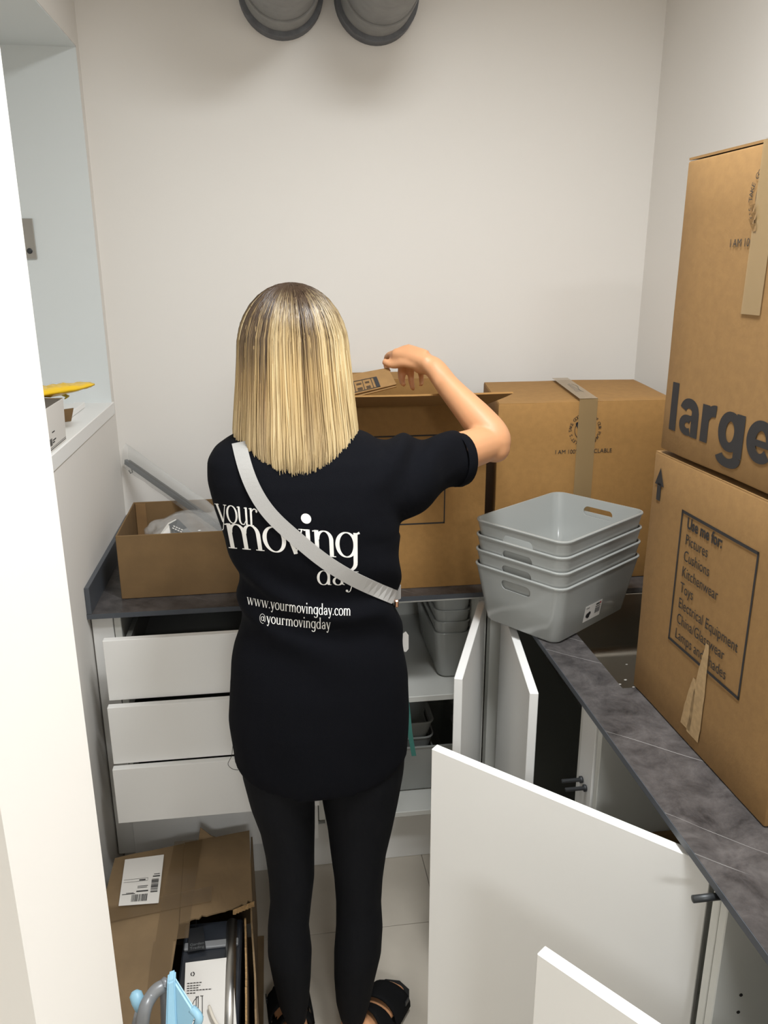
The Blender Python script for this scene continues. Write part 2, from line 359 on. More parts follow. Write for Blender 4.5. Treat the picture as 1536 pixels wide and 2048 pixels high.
# filler panel on the wall side
o = box('filler_panel', M['lacquer'], None, XL + .004, XD0 - .002, CY - .001, CY + .017, .16, CT); tag(o, 'narrow white filler panel between drawers and wall', 'panel')
t = thing('drawer_cabinet', 'white drawer cabinet with three drawers pulled open', 'cabinet')
box('side_panel', M['carcass'], t, XD0, XD0 + .018, CY, YB - .03, .15, CT); box('side_panel', M['carcass'], t, XD1 - .018, XD1, CY, YB - .03, .15, CT)
box('back_panel', M['carcass'], t, XD0 + .018, XD1 - .018, YB - .036, YB - .03, .15, CT, bev=0)
box('bottom_panel', M['carcass'], t, XD0 + .018, XD1 - .018, CY, YB - .036, .15, .168)
box('plinth', M['lacquer'], t, XL + .003, .572, 2.056, 2.072, 0, .148)
DX0, DX1 = XD0 - .005, XD1 - .002
for y, z0, z1 in ((1.868, .7155, .8795), (1.838, .5525, .7125), (1.818, .391, .5495)):
    d = box('drawer', M['lacquer'], t, DX0, DX1, y, y + .019, z0, z1, bev=.001)
    b = BM(); dz = z0 + .03
    ys = y + .0195; ye = y + .50; x0 = XD0 + .03; x1 = XD1 - .03; zt = z1 - .04
    bx(b, x0, x0 + .013, ys, ye, dz, zt); bx(b, x1 - .013, x1, ys, ye, dz, zt); bx(b, x0 + .013, x1 - .013, ye - .013, ye, dz, zt); bx(b, x0 + .013, x1 - .013, ys, ye - .013, dz, dz + .012)
    obj('drawer_box', b, M['greycarcass'], d)
box('drawer', M['lacquer'], t, DX0, DX1, CY - .021, CY - .002, .165, .388, bev=.001)
# open cabinet in the corner
t = thing('open_base_cabinet', 'white base cabinet with its door swung open and grey baskets inside', 'cabinet')
XC0, XC1 = .077, .556
box('side_panel', M['carcass'], t, XC0, XC0 + .018, CY, YB - .03, .21, CT); box('side_panel', M['carcass'], t, XC1 - .018, XC1, CY, YB - .03, .21, CT)
box('back_panel', M['carcass'], t, XC0 + .018, XC1 - .018, YB - .036, YB - .03, .21, CT, bev=0)
box('bottom_panel', M['carcass'], t, XC0 + .018, XC1 - .018, CY, YB - .036, .196, .213)
box('shelf', M['carcass'], t, XC0 + .0185, XC1 - .0185, CY + .008, YB - .04, .570, .588)
box('top_rail', M['carcass'], t, XC0 + .018, XC1 - .018, CY, CY + .08, CT - .016, CT)
def door(parent, hx, hy, fx, fy, side, z0=.155, z1=.884, th=.019):
    h = Vector((hx, hy, 0)); f = Vector((fx, fy, 0)); d = (f - h); L = d.length; d.normalize(); n = Vector((-d.y, d.x, 0)) * side
    b = BM(); bx(b, 0, L, 0, th, z0, z1, bev=.0012)
    for v in b.verts: x, y, z = v.co; v.co = h + d * x + n * y + Vector((0, 0, z))
    return obj('door', b, M['lacquer'], parent)
door(t, .528, 1.975, .366, 1.557, 1, z0=.2)
# ================================================================ RIGHT RUN CABINETS
CX = .613
def rcab(name, label, y0, y1, inner='carcass'):
    t = thing(name, label, 'cabinet')
    box('side_panel', M['carcass'], t, CX, XR - .004, y0, y0 + .018, .15, CT); box('side_panel', M[inner], t, CX, XR - .004, y1 - .018, y1, .15, CT)
    box('back_panel', M['darkboard'], t, XR - .012, XR - .004, y0 + .018, y1 - .018, .15, CT, bev=0)
    box('bottom_panel', M['carcass'], t, CX, XR - .012, y0 + .018, y1 - .018, .15, .168)
    box('plinth', M['lacquer'], t, CX + .06, CX + .076, y0 + .001, y1 - .001, 0, .148)
    return t
r1 = rcab('sink_base_cabinet', 'white sink base cabinet in the corner with door ajar', 1.415, 1.955, 'darkboard')
door(r1, .578, 1.925, .511, 1.470, 1)
o = box('corner_post', M['carcass'], r1, .558, .612, 1.957, 1.99, .15, CT)
st = box('filler_panel', M['lacquer'], r1, CX - .004, CX + .012, 1.345, 1.413, .15, CT)
for y, z in ((1.388, .719), (1.366, .714)):
    b = BM(); loft(b, [ell((CX - .006, y, z), (0, 1, 0), (0, 0, 1), .0075, .0075, 14), ell((CX - .011, y, z), (0, 1, 0), (0, 0, 1), .0075, .0075, 14), ell((CX - .0115, y, z), (0, 1, 0), (0, 0, 1), .0042, .0042, 14), ell((CX - .050, y, z), (0, 1, 0), (0, 0, 1), .0042, .0042, 14)]); obj('peg', b, M['darkmetal'], r1, True)
r2 = rcab('base_cabinet', 'white base cabinet whose wide door stands open across the floor', .885, 1.343)
box('rear_rail', M['card2'], r2, CX + .02, XR - .02, 1.31, 1.322, .60, .625, bev=0)
door(r2, .625, .933, .265, 1.297, -1, z0=.15)
b = BM(); loft(b, [ell((CX - .002, .874, .884), (0, 1, 0), (0, 0, 1), .0055, .0055, 14), ell((CX - .05, .874, .884), (0, 1, 0), (0, 0, 1), .0055, .0055, 14)]); obj('peg', b, M['darkmetal'], r2, True)
r3 = rcab('base_cabinet', 'white base cabinet whose half-open door overlaps the wide open door', .445, .883)
door(r3, .596, .440, .312, .813, -1, z0=.15)
for z in (.705, .672, .64, .608):
    b = BM(); bmesh.ops.create_cone(b, cap_ends=True, segments=10, radius1=.0028, radius2=.0028, depth=.001, matrix=Matrix.Translation((.655, .8645, z)) @ Matrix.Rotation(PI / 2, 4, 'X')); obj('pin_hole', b, M['ink'], r3)

# ================================================================ CARDBOARD BOXES
def arc_text(bm, F, s, cx, cy, r, a0, a1, size):
    n = len(s)
    for i, ch in enumerate(s):
        if ch == ' ': continue
        a = a0 + (a1 - a0) * i / (n - 1)
        m = F @ Matrix.Translation((cx + r * math.cos(a), cy + r * math.sin(a), 0)) @ Matrix.Rotation(a - PI / 2, 4, 'Z')
        text_bm(bm, ch, size, m)
def eco_logo(t, F, cx, cy, k=1.0):
    b = BM()
    arc_text(b, F, "LET'S TAKE GOOD CARE OF OUR PLANET", cx, cy, .036 * k, math.radians(236), math.radians(-56), .0115 * k)
    text_bm(b, 'I AM 100% RECYCLABLE', .0155 * k, F @ Matrix.Translation((cx, cy - .062 * k, 0)), xs=.95)
    # globe with land patches
    for i in range(40):
        a0, a1 = 2 * PI * i / 40, 2 * PI * (i + 1) / 40
        quad(b, *[F @ Vector((cx + rr_ * k * math.cos(a), cy + rr_ * k * math.sin(a), 0)) for rr_, a in ((.0285, a0), (.0285, a1), (.0272, a1), (.0272, a0))])
    for px, py, rx, ry, ph in ((-.014, .012, .011, .012, 0), (.014, .004, .009, .013, 1), (-.004, -.016, .008, .006, 2)):
        vs = [b.verts.new(F @ Vector((cx + k * (px + rx * (1 + .25 * math.sin(3 * a + ph)) * math.cos(a)), cy + k * (py + ry * (1 + .25 * math.cos(2 * a + ph)) * math.sin(a)), 0))) for a in [2 * PI * i / 20 for i in range(20)]]
        b.faces.new(vs)
    obj('recycling_print', b, M['ink'], t)
def use_me(t, F, x0, x1, y0, y1, lines, th=.006, size=.029, x=.022, dy=.0303, first=.028, bold=True):
    b = BM()
    for r in ((x0, x1, y1 - th, y1), (x0, x1, y0, y0 + th), (x0, x0 + th * .8, y0, y1), (x1 - th * .8, x1, y0, y1)): rect(b, F, *r)
    for i, s in enumerate(lines):
        text_bm(b, s, size * (1.0 if i else 1.02), F @ Matrix.Translation((x0 + x, y1 - first - i * dy, 0)), 'LEFT', bold=.0008 if (i == 0 and bold) else 0, xs=.82)
    obj('contents_print', b, M['ink'], t)
def arrow(t, F, x, y, k=1.0):
    b = BM(); rect(b, F, x - .0075 * k, x + .0075 * k, y - .031 * k, y + .004 * k)
    b.faces.new([b.verts.new(F @ Vector(p)) for p in ((x - .018 * k, y, 0), (x + .018 * k, y, 0), (x, y + .036 * k, 0))])
    obj('arrow_print', b, M['ink'], t)
BW, BH = .457, .505
def sag(bm, amp, seed):
    for v in bm.verts:
        v.co += Vector((noise.noise(v.co * 6 + Vector((seed, 0, 0))), noise.noise(v.co * 6 + Vector((0, seed, 0))), noise.noise(v.co * 6 + Vector((0, 0, seed))))) * amp
def carton_body(t, w, d, h, shear=0.0, seed=1, m='card', top=True):
    # body: subdivided box, open slightly under the flaps; local origin = front left bottom corner, x right, y back
    b = BM(); bx(b, 0, w, 0, d, 0, h - (.004 if top else 0), bev=.004, seg=2)
    bmesh.ops.subdivide_edges(b, edges=[e for e in b.edges if e.calc_length() > .1], cuts=5, use_grid_fill=True)
    sag(b, .0012, seed)
    for v in b.verts: v.co.x += shear * v.co.y
    o = obj('carton_body', b, M[m], t, True); o.data.set_sharp_from_angle(angle=math.radians(25)); return o
def flap(t, pts, th=.004, m='card', name='flap', cuts=6, bulge=0.0, label=None):
    # pts: 4 corners (hinge a, hinge b, free b, free a)
    P = [Vector(p) for p in pts]; n = (P[1] - P[0]).cross(P[3] - P[0]).normalized()
    b = BM(); N = cuts
    g = [[None] * (N + 1) for _ in range(N + 1)]; g2 = [[None] * (N + 1) for _ in range(N + 1)]
    for i in range(N + 1):
        for j in range(N + 1):
            u, v = i / N, j / N
            p = P[0] * (1 - u) * (1 - v) + P[1] * u * (1 - v) + P[2] * u * v + P[3] * (1 - u) * v
            p = p + n * (bulge * math.sin(PI * v * .5) * (1 + .5 * noise.noise(p * 9)))
            g[i][j] = b.verts.new(p); g2[i][j] = b.verts.new(p + n * th)
    for i in range(N):
        for j in range(N):
            b.faces.new((g[i][j], g[i][j + 1], g[i + 1][j + 1], g[i + 1][j])); b.faces.new((g2[i][j], g2[i + 1][j], g2[i + 1][j + 1], g2[i][j + 1]))
    ed = [(i, 0) for i in range(N)] + [(N, j) for j in range(N)] + [(i, N) for i in range(N, 0, -1)] + [(0, j) for j in range(N, 0, -1)]
    for k in range(len(ed)):
        (i, j), (p, q) = ed[k], ed[(k + 1) % len(ed)]
        b.faces.new((g[i][j], g[p][q], g2[p][q], g2[i][j]))
    return obj(name, b, M[m], t, label=label)
# --- sealed carton in the corner (behind the baskets)
BBX, BBY = .573, 2.012
t = thing('sealed_carton', 'sealed brown carton with beige tape and recycling logo, in the worktop corner', 'box', (BBX, BBY, WZ + .001))
SH = .16
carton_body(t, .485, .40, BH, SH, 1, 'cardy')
def sh(x, y, z): return (x + SH * y, y, z)
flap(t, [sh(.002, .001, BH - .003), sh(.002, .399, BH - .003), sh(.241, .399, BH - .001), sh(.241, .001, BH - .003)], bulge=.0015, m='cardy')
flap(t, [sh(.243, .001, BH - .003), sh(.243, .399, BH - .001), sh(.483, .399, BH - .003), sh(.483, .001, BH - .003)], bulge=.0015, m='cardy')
b = BM(); z = BH + .0042
for y0, y1 in ((-.004, .1), (.1, .2), (.2, .3), (.3, .402)): quad(b, sh(.217, y0, z + .001), sh(.267, y0, z + .001), sh(.267, y1, z + .001), sh(.217, y1, z + .001))
quad(b, (.217, -.0024, z + .001), (.267, -.0024, z + .001), (.267, -.0024, .17), (.217, -.0024, .17)); obj('tape', b, M['tape'], t, label='beige parcel tape')
b = BM(); Fz = frame(sh(.242, .20, z + .0018), (SH, 1, 0), (-1, SH, 0))
for q in stroke([(-.085 + .004 * i, .010 * math.sin(i * 1.1) * (1 - i / 60)) for i in range(40)], [.0016] * 40) + stroke([(-.09 + .006 * i, -.012 + .004 * math.sin(i * .25)) for i in range(28)], [.0014] * 28): quad(b, *[Fz @ Vector((p[0], p[1], 0)) for p in q])
obj('handwriting', b, M['inkgrey'], t)
F = frame((0, -.0016, 0), (1, 0, 0), (0, 0, 1)); eco_logo(t, F, .238, BH - .078, 1.02)
# --- opened carton in front of the woman
BAX, BAY = .091, 2.020
t = thing('opened_carton', 'opened brown carton on the worktop, its front flap raised towards the woman', 'box', (BAX, BAY, WZ + .001))
b = BM(); H = BH
for d in ((0, BW, 0, .004, 0, H), (0, BW, BW - .004, BW, 0, H), (0, .004, .004, BW - .004, 0, H), (BW - .004, BW, .004, BW - .004, 0, H), (.004, BW - .004, .004, BW - .004, 0, .004)): bx(b, *d)
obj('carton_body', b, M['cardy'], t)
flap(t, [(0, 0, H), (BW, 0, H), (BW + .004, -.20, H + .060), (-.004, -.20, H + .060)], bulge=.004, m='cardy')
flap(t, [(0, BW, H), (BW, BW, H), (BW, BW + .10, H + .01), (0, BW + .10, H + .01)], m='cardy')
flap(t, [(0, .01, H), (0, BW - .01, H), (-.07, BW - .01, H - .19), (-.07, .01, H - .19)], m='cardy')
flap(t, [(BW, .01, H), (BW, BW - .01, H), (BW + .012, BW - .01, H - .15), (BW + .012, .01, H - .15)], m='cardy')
F = frame((0, -.0006, 0), (1, 0, 0), (0, 0, 1)); use_me(t, F, .110, .348, .182, .425, ['Mo'], th=.004, size=.036, x=.03, first=.04)
# --- folded printed cardboard lying on the raised flap
t = thing('folded_cardboard', 'folded cardboard sheet printed with a grid table, lying on the raised flap', 'cardboard')
C = [atY(600, 816, 1.85), atY(793, 770, 1.85), atY(776, 737, 1.90), atY(600, 770, 1.90)]
for k in range(2):
    off = Vector((0, 0, -.009 * k)); q = [c + off * (1 if i in (0, 3) else .6) for i, c in enumerate(C)]
    flap(t, q, th=.003, name='sheet', cuts=3)
u = (C[1] - C[0]); v = (C[3] - C[0]); nn = u.cross(v).normalized()
b = BM()
def bil(a, c): return C[0] * (1 - a) * (1 - c) + C[1] * a * (1 - c) + C[2] * a * c + C[3] * (1 - a) * c + nn * .0042
def br(bm, a0, a1, c0, c1): quad(bm, bil(a0, c0), bil(a1, c0), bil(a1, c1), bil(a0, c1))
br(b, .3, .84, .60, .625); br(b, .3, .84, .06, .085)
for i in range(6): br(b, .30 + .094 * i, .305 + .094 * i, .06, .62)
br(b, .80, .84, .06, .62)
for i in range(5):
    a = .325 + .094 * i
    for c in (.45, .40, .22, .17, .12):
        br(b, a, a + .045 + .01 * ((i * 3) % 2), c, c + .022)
obj('table_print', b, M['ink'], t)
# --- stack on the right run: local x = along -Y (towards the doorway), y = +X
def rbox(name, label, off, z, seed):
    t = thing(name, label, 'box', (.7195 + off * .02, 1.428 - off, z), -PI / 2 + .0215)
    return t
t = rbox('packing_carton', 'brown carton with a framed packing list, under the large carton', 0, WZ + .001, 3)
carton_body(t, BW, BW, BH, 0, 5)
flap(t, [(.002, .001, BH - .003), (.002, BW - .001, BH - .003), (BW / 2 - .001, BW - .001, BH - .003), (BW / 2 - .001, .001, BH - .003)])
flap(t, [(BW / 2 + .001, .001, BH - .003), (BW / 2 + .001, BW - .001, BH - .003), (BW - .002, BW - .001, BH - .003), (BW - .002, .001, BH - .003)])
F = frame((0, -.0016, 0), (1, 0, 0), (0, 0, 1))
use_me(t, F, .121, .3545, .1645, .420, ['Use me for:', 'Pictures', 'Cushions', 'Kitchenwear', 'Toys', 'Electrical Equipment', 'China/Glasswear', 'Lamps and Shades'], th=.0055, size=.0282, dy=.0305)
arrow(t, F, .031, .441, .95)
b = BM()
for x0, x1, y0, y1, s in ((.20, .232, .03, .135, .1), (.222, .262, .025, .215, -.05)):
    n = 14; L = []; R_ = []
    for i in range(n + 1):
        f = i / n; y = y0 + (y1 - y0) * f; wj = .004 * noise.noise(Vector((x0 * 90, f * 9, 3)))
        taper = 1 - f ** 2 * .75; c = (x0 + x1) / 2 + (f - .3) * .012
        L.append(b.verts.new(F @ Vector((c - (x1 - x0) / 2 * taper + wj, y, .0006)))); R_.append(b.verts.new(F @ Vector((c + (x1 - x0) / 2 * taper + wj * .7, y, .0006))))
    for i in range(n): b.faces.new((L[i], R_[i], R_[i + 1], L[i + 1]))
obj('torn_tape_mark', b, mat('torn_paper', lin(176, 146, 104), .85, noise_amt=.2, noise_scale=90), t)
Z2 = WZ + BH + .0065
t = rbox('packing_carton', 'brown carton printed large, topmost of the stack on the right worktop', .017, Z2, 4)
carton_body(t, BW, BW, BH, 0, 9)
flap(t, [(.002, .001, BH - .003), (BW - .002, .001, BH - .003), (BW - .002, .226, BH + .010), (.002, .226, BH + .004)], bulge=.012)
flap(t, [(.002, BW - .001, BH - .003), (BW - .002, BW - .001, BH - .003), (BW - .002, .229, BH + .004), (.002, .229, BH + .004)])
F = frame((0, -.0016, 0), (1, 0, 0), (0, 0, 1))
b = BM()
for i_, q in enumerate(heavy('large', .313, .0865)): quad(b, *[F @ Vector((p[0] + .027, p[1] + .042, .000002 * i_ - .0004)) for p in q])
obj('size_print', b, M['ink'], t)
eco_logo(t, F, .246, BH - .078, 1.12)
b = BM(); quad(b, *[F @ Vector(p) for p in ((.213, .258, .0006), (.262, .258, .0006), (.266, BH, .0006), (.218, BH, .0006))])
for y0, y1, z0_, z1_ in ((-.002, .06, .002, .013), (.06, .14, .013, .024), (.14, .227, .024, .030)): quad(b, (.218, y0, BH + z0_), (.268, y0, BH + z0_), (.268, y1, BH + z1_), (.218, y1, BH + z1_))
obj('tape', b, M['tape'], t, label='beige parcel tape')
b = BM()
for k_, (x_, y_) in enumerate(((.216, .412), (.221, .400), (.217, .392), (.223, .384))): quad(b, *[F @ Vector(p) for p in ((x_ - .004, y_ - .006, .001), (x_ + .005, y_ - .005, .005 - .001 * k_), (x_ + .004, y_ + .006, .003), (x_ - .005, y_ + .004, .006))])
obj('torn_patch', b, M['cardedge'], t)

# --- open low carton at the left with wrapped things
t = thing('open_low_carton', 'low brown carton with open top, beside the upstand', 'box', (-.423, 2.054, WZ + .001), .012)
w_, d_, h_ = .45, .32, .176; b = BM()
for d in ((0, w_, 0, .004, 0, h_), (0, w_, d_ - .004, d_, 0, h_), (0, .004, .004, d_ - .004, 0, h_), (w_ - .004, w_, .004, d_ - .004, 0, h_), (.004, w_ - .004, .004, d_ - .004, 0, .004)): bx(b, *d, bev=.0012)
obj('carton_body', b, M['card2'], t)
box('glue_tab', M['cardin'], t, .006, .035, d_ - .0075, d_ - .0042, .004, h_ - .004, bev=0)
# plastic bag with label inside it
t = thing('plastic_bag', 'crumpled clear plastic bag with white and grey label, inside the low carton', 'bag')
b = BM(); bmesh.ops.create_icosphere(b, subdivisions=4, radius=1)
for v in b.verts:
    p = v.co.copy(); k = 1 + .22 * noise.noise(p * 2.3) + .12 * abs(noise.noise(p * 6)); v.co = Vector((-.235 + p.x * .135 * k, 2.20 + p.y * .10 * k, 1.032 + p.z * .062 * k))
    v.co.z = max(v.co.z, .92)
    v.co.y = min(max(v.co.y, 2.066), 2.365)
obj('film', b, M['film'], t, True)
LB = [atY(315, 1072, 2.10), atY(382, 1068, 2.12), atY(352, 1038, 2.16), atY(333, 1045, 2.16)]
b = BM(); quad(b, atY(312, 1080, 2.11), atY(360, 1080, 2.12), atY(352, 1038, 2.17), atY(336, 1046, 2.17)); obj('paper_label', b, M['paper'], t)
b = BM(); quad(b, atY(346, 1070, 2.108), atY(384, 1066, 2.113), atY(356, 1038, 2.158), atY(337, 1049, 2.158)); g = obj('grey_label', b, M['inkgrey'], t)
b = BM(); A, B_ = atY(345, 1055, 2.128), atY(372, 1067, 2.106); Fl = frame(A + Vector((0, -.004, .004)), B_ - A, (.55, .6, 1)); 
for i in range(2):
    for j in range(4): rect(b, Fl, .002 + .0085 * j, .002 + .0085 * j + .006, .0015 - .006 * i, .0045 - .006 * i)
obj('label_print', b, M['paper'], g)
# wrapped rail leaning from the wall corner into the carton
t = thing('wrapped_rail', 'dark grey rail in clear plastic sleeve, leaning out of the low carton to the corner', 'rail')
P0, P1 = Vector((-.474, 2.575, 1.165)), Vector((-.115, 2.14, 1.03))
b = BM(); d = (P1 - P0).normalized(); sd = d.cross(Vector((0, 0, 1))).normalized(); up2 = sd.cross(d)
def barbox(bm, a, c, hw, hh): loft(bm, [[q + sd * (sx * hw) + up2 * (sy * hh) for sx, sy in ((1, 1), (-1, 1), (-1, -1), (1, -1))] for q in (a, c)])
barbox(b, P0, P1, .005, .0075); obj('rail_bar', b, mat('grey_rail', lin(92, 100, 110), .35, metal=.5), t)
b = BM(); barbox(b, P0 + up2 * .012 + d * .02, P1 + up2 * .012, .003, .002); obj('rail_groove', b, M['darkmetal'], t)
b = BM(); tube(b, [P0 + d * .035 - up2 * .01, P0 + d * .04 - up2 * .02, P0 + d * .03 - up2 * .028, P0 + d * .02 - up2 * .022], .0015, 6); obj('hook', b, M['darkmetal'], t)
b = BM(); n = 16; rows = []
for i in range(n + 1):
    f = i / n; c = P0.lerp(P1, f) - d * .004
    ring = []
    for a, r in ((0, 1), (1, 1), (2, 1), (3, 1), (4, 1), (5, 1), (6, 1), (7, 1)):
        ang = a * PI / 4; wv = 1 + .25 * noise.noise(Vector((f * 5, a, 1)))
        hgt = .062 * (1 - f * .2)
        ring.append(c + sd * (.012 * math.cos(ang) * wv) + up2 * ((hgt if math.sin(ang) > 0 else .024) * math.sin(ang) * wv))
    rows.append(ring)
loft(b, rows, False, False); obj('plastic_sleeve', b, M['film'], t, True)

# ================================================================ BASKETS
def basket_mesh(LX, LY, HH, tx=.022, handles=True):
    b = BM(); z = 0; th = .0022; r = .028
    def R(k, z, r_=r): 
        ins = tx * (1 - k); return rr(0, 0, LX / 2 - ins, LY / 2 - ins, r_, z, 5)
    def Ri(k, z): 
        ins = tx * (1 - k) + th; return rr(0, 0, LX / 2 - ins, LY / 2 - ins, r - th, z, 5)
    def ro(e, z): return rr(0, 0, LX / 2 + e, LY / 2 + e, r + e, z, 5)
    rings = [rr(0, 0, LX / 2 - tx - .006, LY / 2 - tx - .006, r - .006, 0, 5), R(0, .006), R(.5, HH * .5), R(1, HH - .005), ro(.0022, HH - .005), ro(.0028, HH - .002), ro(.0018, HH), rr(0, 0, LX / 2 - th, LY / 2 - th, r - th, HH, 5), Ri(.5, HH * .5), Ri(0, .007), rr(0, 0, LX / 2 - tx - th - .004, LY / 2 - tx - th - .004, r - .007, .003, 5)]
    loft(b, rings, True, True)
    bmesh.ops.recalc_face_normals(b, faces=b.faces[:])
    me = bpy.data.meshes.new('basket'); b.to_mesh(me); b.free()
    o = bpy.data.objects.new('tmpb', me); COL.objects.link(o)
    c = BM()
    for s in (-1, 1):   # stadium handle slots through the two short sides
        ring = []
        for i in range(24):
            a = 2 * PI * i / 24; ring.append((.030 * (1 if math.cos(a) > 0 else -1) + .0125 * math.cos(a), .0125 * math.sin(a)))
        loft(c, [[Vector((s * (LX / 2 - .06), y, HH - .034 + zz)) for y, zz in ring], [Vector((s * (LX / 2 + .06), y, HH - .034 + zz)) for y, zz in ring]])
    bmesh.ops.recalc_face_normals(c, faces=c.faces[:])
    cm = bpy.data.meshes.new('cut'); c.to_mesh(cm); c.free(); cobj = bpy.data.objects.new('cut', cm); COL.objects.link(cobj)
    if handles: m = o.modifiers.new('b', 'BOOLEAN'); m.object = cobj; m.operation = 'DIFFERENCE'; m.solver = 'EXACT'
    dg = bpy.context.evaluated_depsgraph_get(); dg.update()
    out = bpy.data.meshes.new_from_object(o.evaluated_get(dg)); out.name = 'storage_basket'
    bpy.data.objects.remove(o); bpy.data.objects.remove(cobj)
    out.materials.clear(); out.materials.append(M['plastic'])
    for p in out.polygons: p.use_smooth = True
    out.set_sharp_from_angle(angle=math.radians(35))
    return out
BK = basket_mesh(.350, .262, .150)
def basket(x, y, z, rz, label, group, me=None):
    o = bpy.data.objects.new('storage_basket', me or BK); COL.objects.link(o); o.location = (x, y, z); o.rotation_euler = (0, 0, rz)
    return tag(o, label, 'basket', group)
BX, BYc, BA = .681, 1.803, math.radians(36)
names = ['bottom basket of the grey stack on the corner worktop, with white price label', 'second basket from the bottom of the grey stack on the corner worktop', 'third basket from the bottom of the grey stack on the corner worktop', 'topmost empty grey basket of the stack on the corner worktop']
bs = [basket(BX, BYc, WZ + .001 + .0372 * k, BA, 'grey plastic ' + names[k], 'nested grey baskets on the worktop') for k in range(4)]
LX_ = .106
# label on the bottom basket: face local -Y, slightly tapered
lp = box('price_label', M['paper'], bs[0], .052 - LX_, .124 - LX_, -.1205, -.1198, .028, .070, bev=0)
tl = .022 / .15
for v in lp.data.vertices: v.co.y = -.131 + .022 * (1 - v.co.z / .150) - .0011 + (0.0004 if v.co.y > -.12 else 0)
def lab(x, z, e=.0016): return Vector((x - LX_, -.131 + .022 * (1 - z / .150) - e, z))
b = BM()
for i in range(9): quad(b, lab(.097 + .0024 * i, .040), lab(.097 + .0024 * i + (.0016 if i % 3 else .0008), .040), lab(.097 + .0024 * i + (.0016 if i % 3 else .0008), .054), lab(.097 + .0024 * i, .054))
quad(b, lab(.097, .0565), lab(.118, .0565), lab(.118, .0585), lab(.097, .0585)); quad(b, lab(.098, .062), lab(.113, .062), lab(.113, .066), lab(.098, .066)); quad(b, lab(.056, .063), lab(.070, .063), lab(.070, .0645), lab(.056, .0645))
for cx_, cz_, r_ in ((.066, .044, .0075), (.073, .047, .0065), (.070, .040, .006)): b.faces.new([b.verts.new(lab(cx_ + r_ * math.cos(a), cz_ + r_ * .85 * math.sin(a), .0016)) for a in [2 * PI * i / 14 for i in range(14)]])
obj('label_print', b, M['ink'], lp)
b = BM(); b.faces.new([b.verts.new(lab(.1165 + .003 * math.cos(a), .0645 + .003 * math.sin(a), .0018)) for a in [2 * PI * i / 14 for i in range(14)]]); obj('label_mark', b, M['inkred'], lp)
# inside the open base cabinet: upper shelf
BK2 = basket_mesh(.345, .104, .150, .014, False)
for k in range(4):
    basket(.484, 2.252, .5895 + .0355 * k, PI / 2, 'grey basket, ' + ['lowest', 'second from below', 'third from below', 'uppermost'][k] + ' of the nested stack on the cabinet shelf', 'baskets on the cabinet shelf', BK2)
BK3 = basket_mesh(.40, .20, .15)
o = basket(.315, 2.235, .214, PI / 2 * 0, 'deep grey basket standing on the bottom of the open base cabinet', 'baskets at the cabinet bottom', basket_mesh(.44, .34, .168))
BK4 = basket_mesh(.24, .17, .10)
for k in range(3):
    basket(.318, 2.19, .2375 + .05 * k, 0, 'small grey basket, ' + ['lowest', 'middle', 'upper'][k] + ' of three nested inside the deep basket', 'small baskets in the deep basket', BK4)

# ================================================================ SILL THINGS
SZ = 1.357
t = thing('white_carton', 'white carton with barcode standing on the niche sill', 'box', (-.498, 1.985, SZ))
b = BM()
for d in ((-.11, 0, -.32, -.318, 0, .10), (-.11, 0, -.002, 0, 0, .10), (-.11, -.108, -.318, -.002, 0, .10), (-.002, 0, -.318, -.002, 0, .10), (-.108, -.002, -.318, -.002, 0, .002)): bx(b, *d)
for v in b.verts:
    if v.co.z > .09: v.co.x += .004
obj('carton_body', b, M['paper'], t)
flap(t, [(.003, -.001, .10), (-.107, -.001, .10), (-.10, -.03, .112), (-.01, -.055, .107)], th=.0012, m='card2')
flap(t, [(-.107, -.32, .10), (-.107, -.002, .10), (-.05, -.002, .125), (-.05, -.32, .125)], th=.0012, m='cardin')
b = BM(); Fb = frame((.0006, -.07, 0), (0, 1, 0), (.03, 0, 1))
for i in range(7): rect(b, Fb, -.075 + i * .003, -.0735 + i * .003, .014, .030)
for x0, x1, z in ((-.052, -.028, .040), (-.050, -.022, .022), (-.052, -.034, .017)): rect(b, Fb, x0, x1, z, z + .003)
rect(b, Fb, -.20, .066, .0045, .0062); rect(b, Fb, -.20, .066, .0085, .0095)
obj('barcode_print', b, M['ink'], t)
t = thing('yellow_packet', 'shiny yellow plastic packet lying on the white carton', 'packet', (-.56, 1.95, SZ + .122))
YA, YB_ = atY(40, 791, 1.93), atY(168, 770, 2.10); T0 = Vector(t.location); ax_ = (YB_ - YA).normalized(); px_ = ax_.cross(Vector((0, 0, 1))).normalized(); pz_ = px_.cross(ax_)
b = BM(); n = 18; rows = []
for i in range(n + 1):
    f = i / n; c = YA.lerp(YB_, f) - T0; hw = .036 + .004 * noise.noise(Vector((f * 5, 1, 1))); hh = .0125 * (math.sin(PI * min(max((f + .05) / 1.02, .02), .90)) ** .4); tw = .5 * max(0, f - .8)
    rows.append([c + (px_ * math.cos(tw) + pz_ * math.sin(tw)) * (hw * math.cos(2 * PI * k / 20)) + (pz_ * math.cos(tw) - px_ * math.sin(tw)) * (hh * math.sin(2 * PI * k / 20) * (1 + .55 * noise.noise(Vector((f * 9, k * .8, 4))))) for k in range(20)])
loft(b, rows); obj('packet_body', b, M['yellow'], t, True)
b = BM(); tube(b, [p - T0 for p in (atY(118, 786, 2.03), atY(128, 790, 2.035), atY(136, 793, 2.04), atY(130, 797, 2.03))], [.006, .008, .007, .003], 8, flat=.5); obj('torn_corner', b, mat('yellow_green_film', lin(190, 170, 40), .25), t, True)
o = box('cardboard_scrap', M['card2'], None, -.60, -.545, 2.22, 2.225, SZ, SZ + .035, bev=0)
for v in o.data.vertices:
    v.co.y += (v.co.x + .57) * .9; v.co.x += .01 * (v.co.z - SZ) / .035
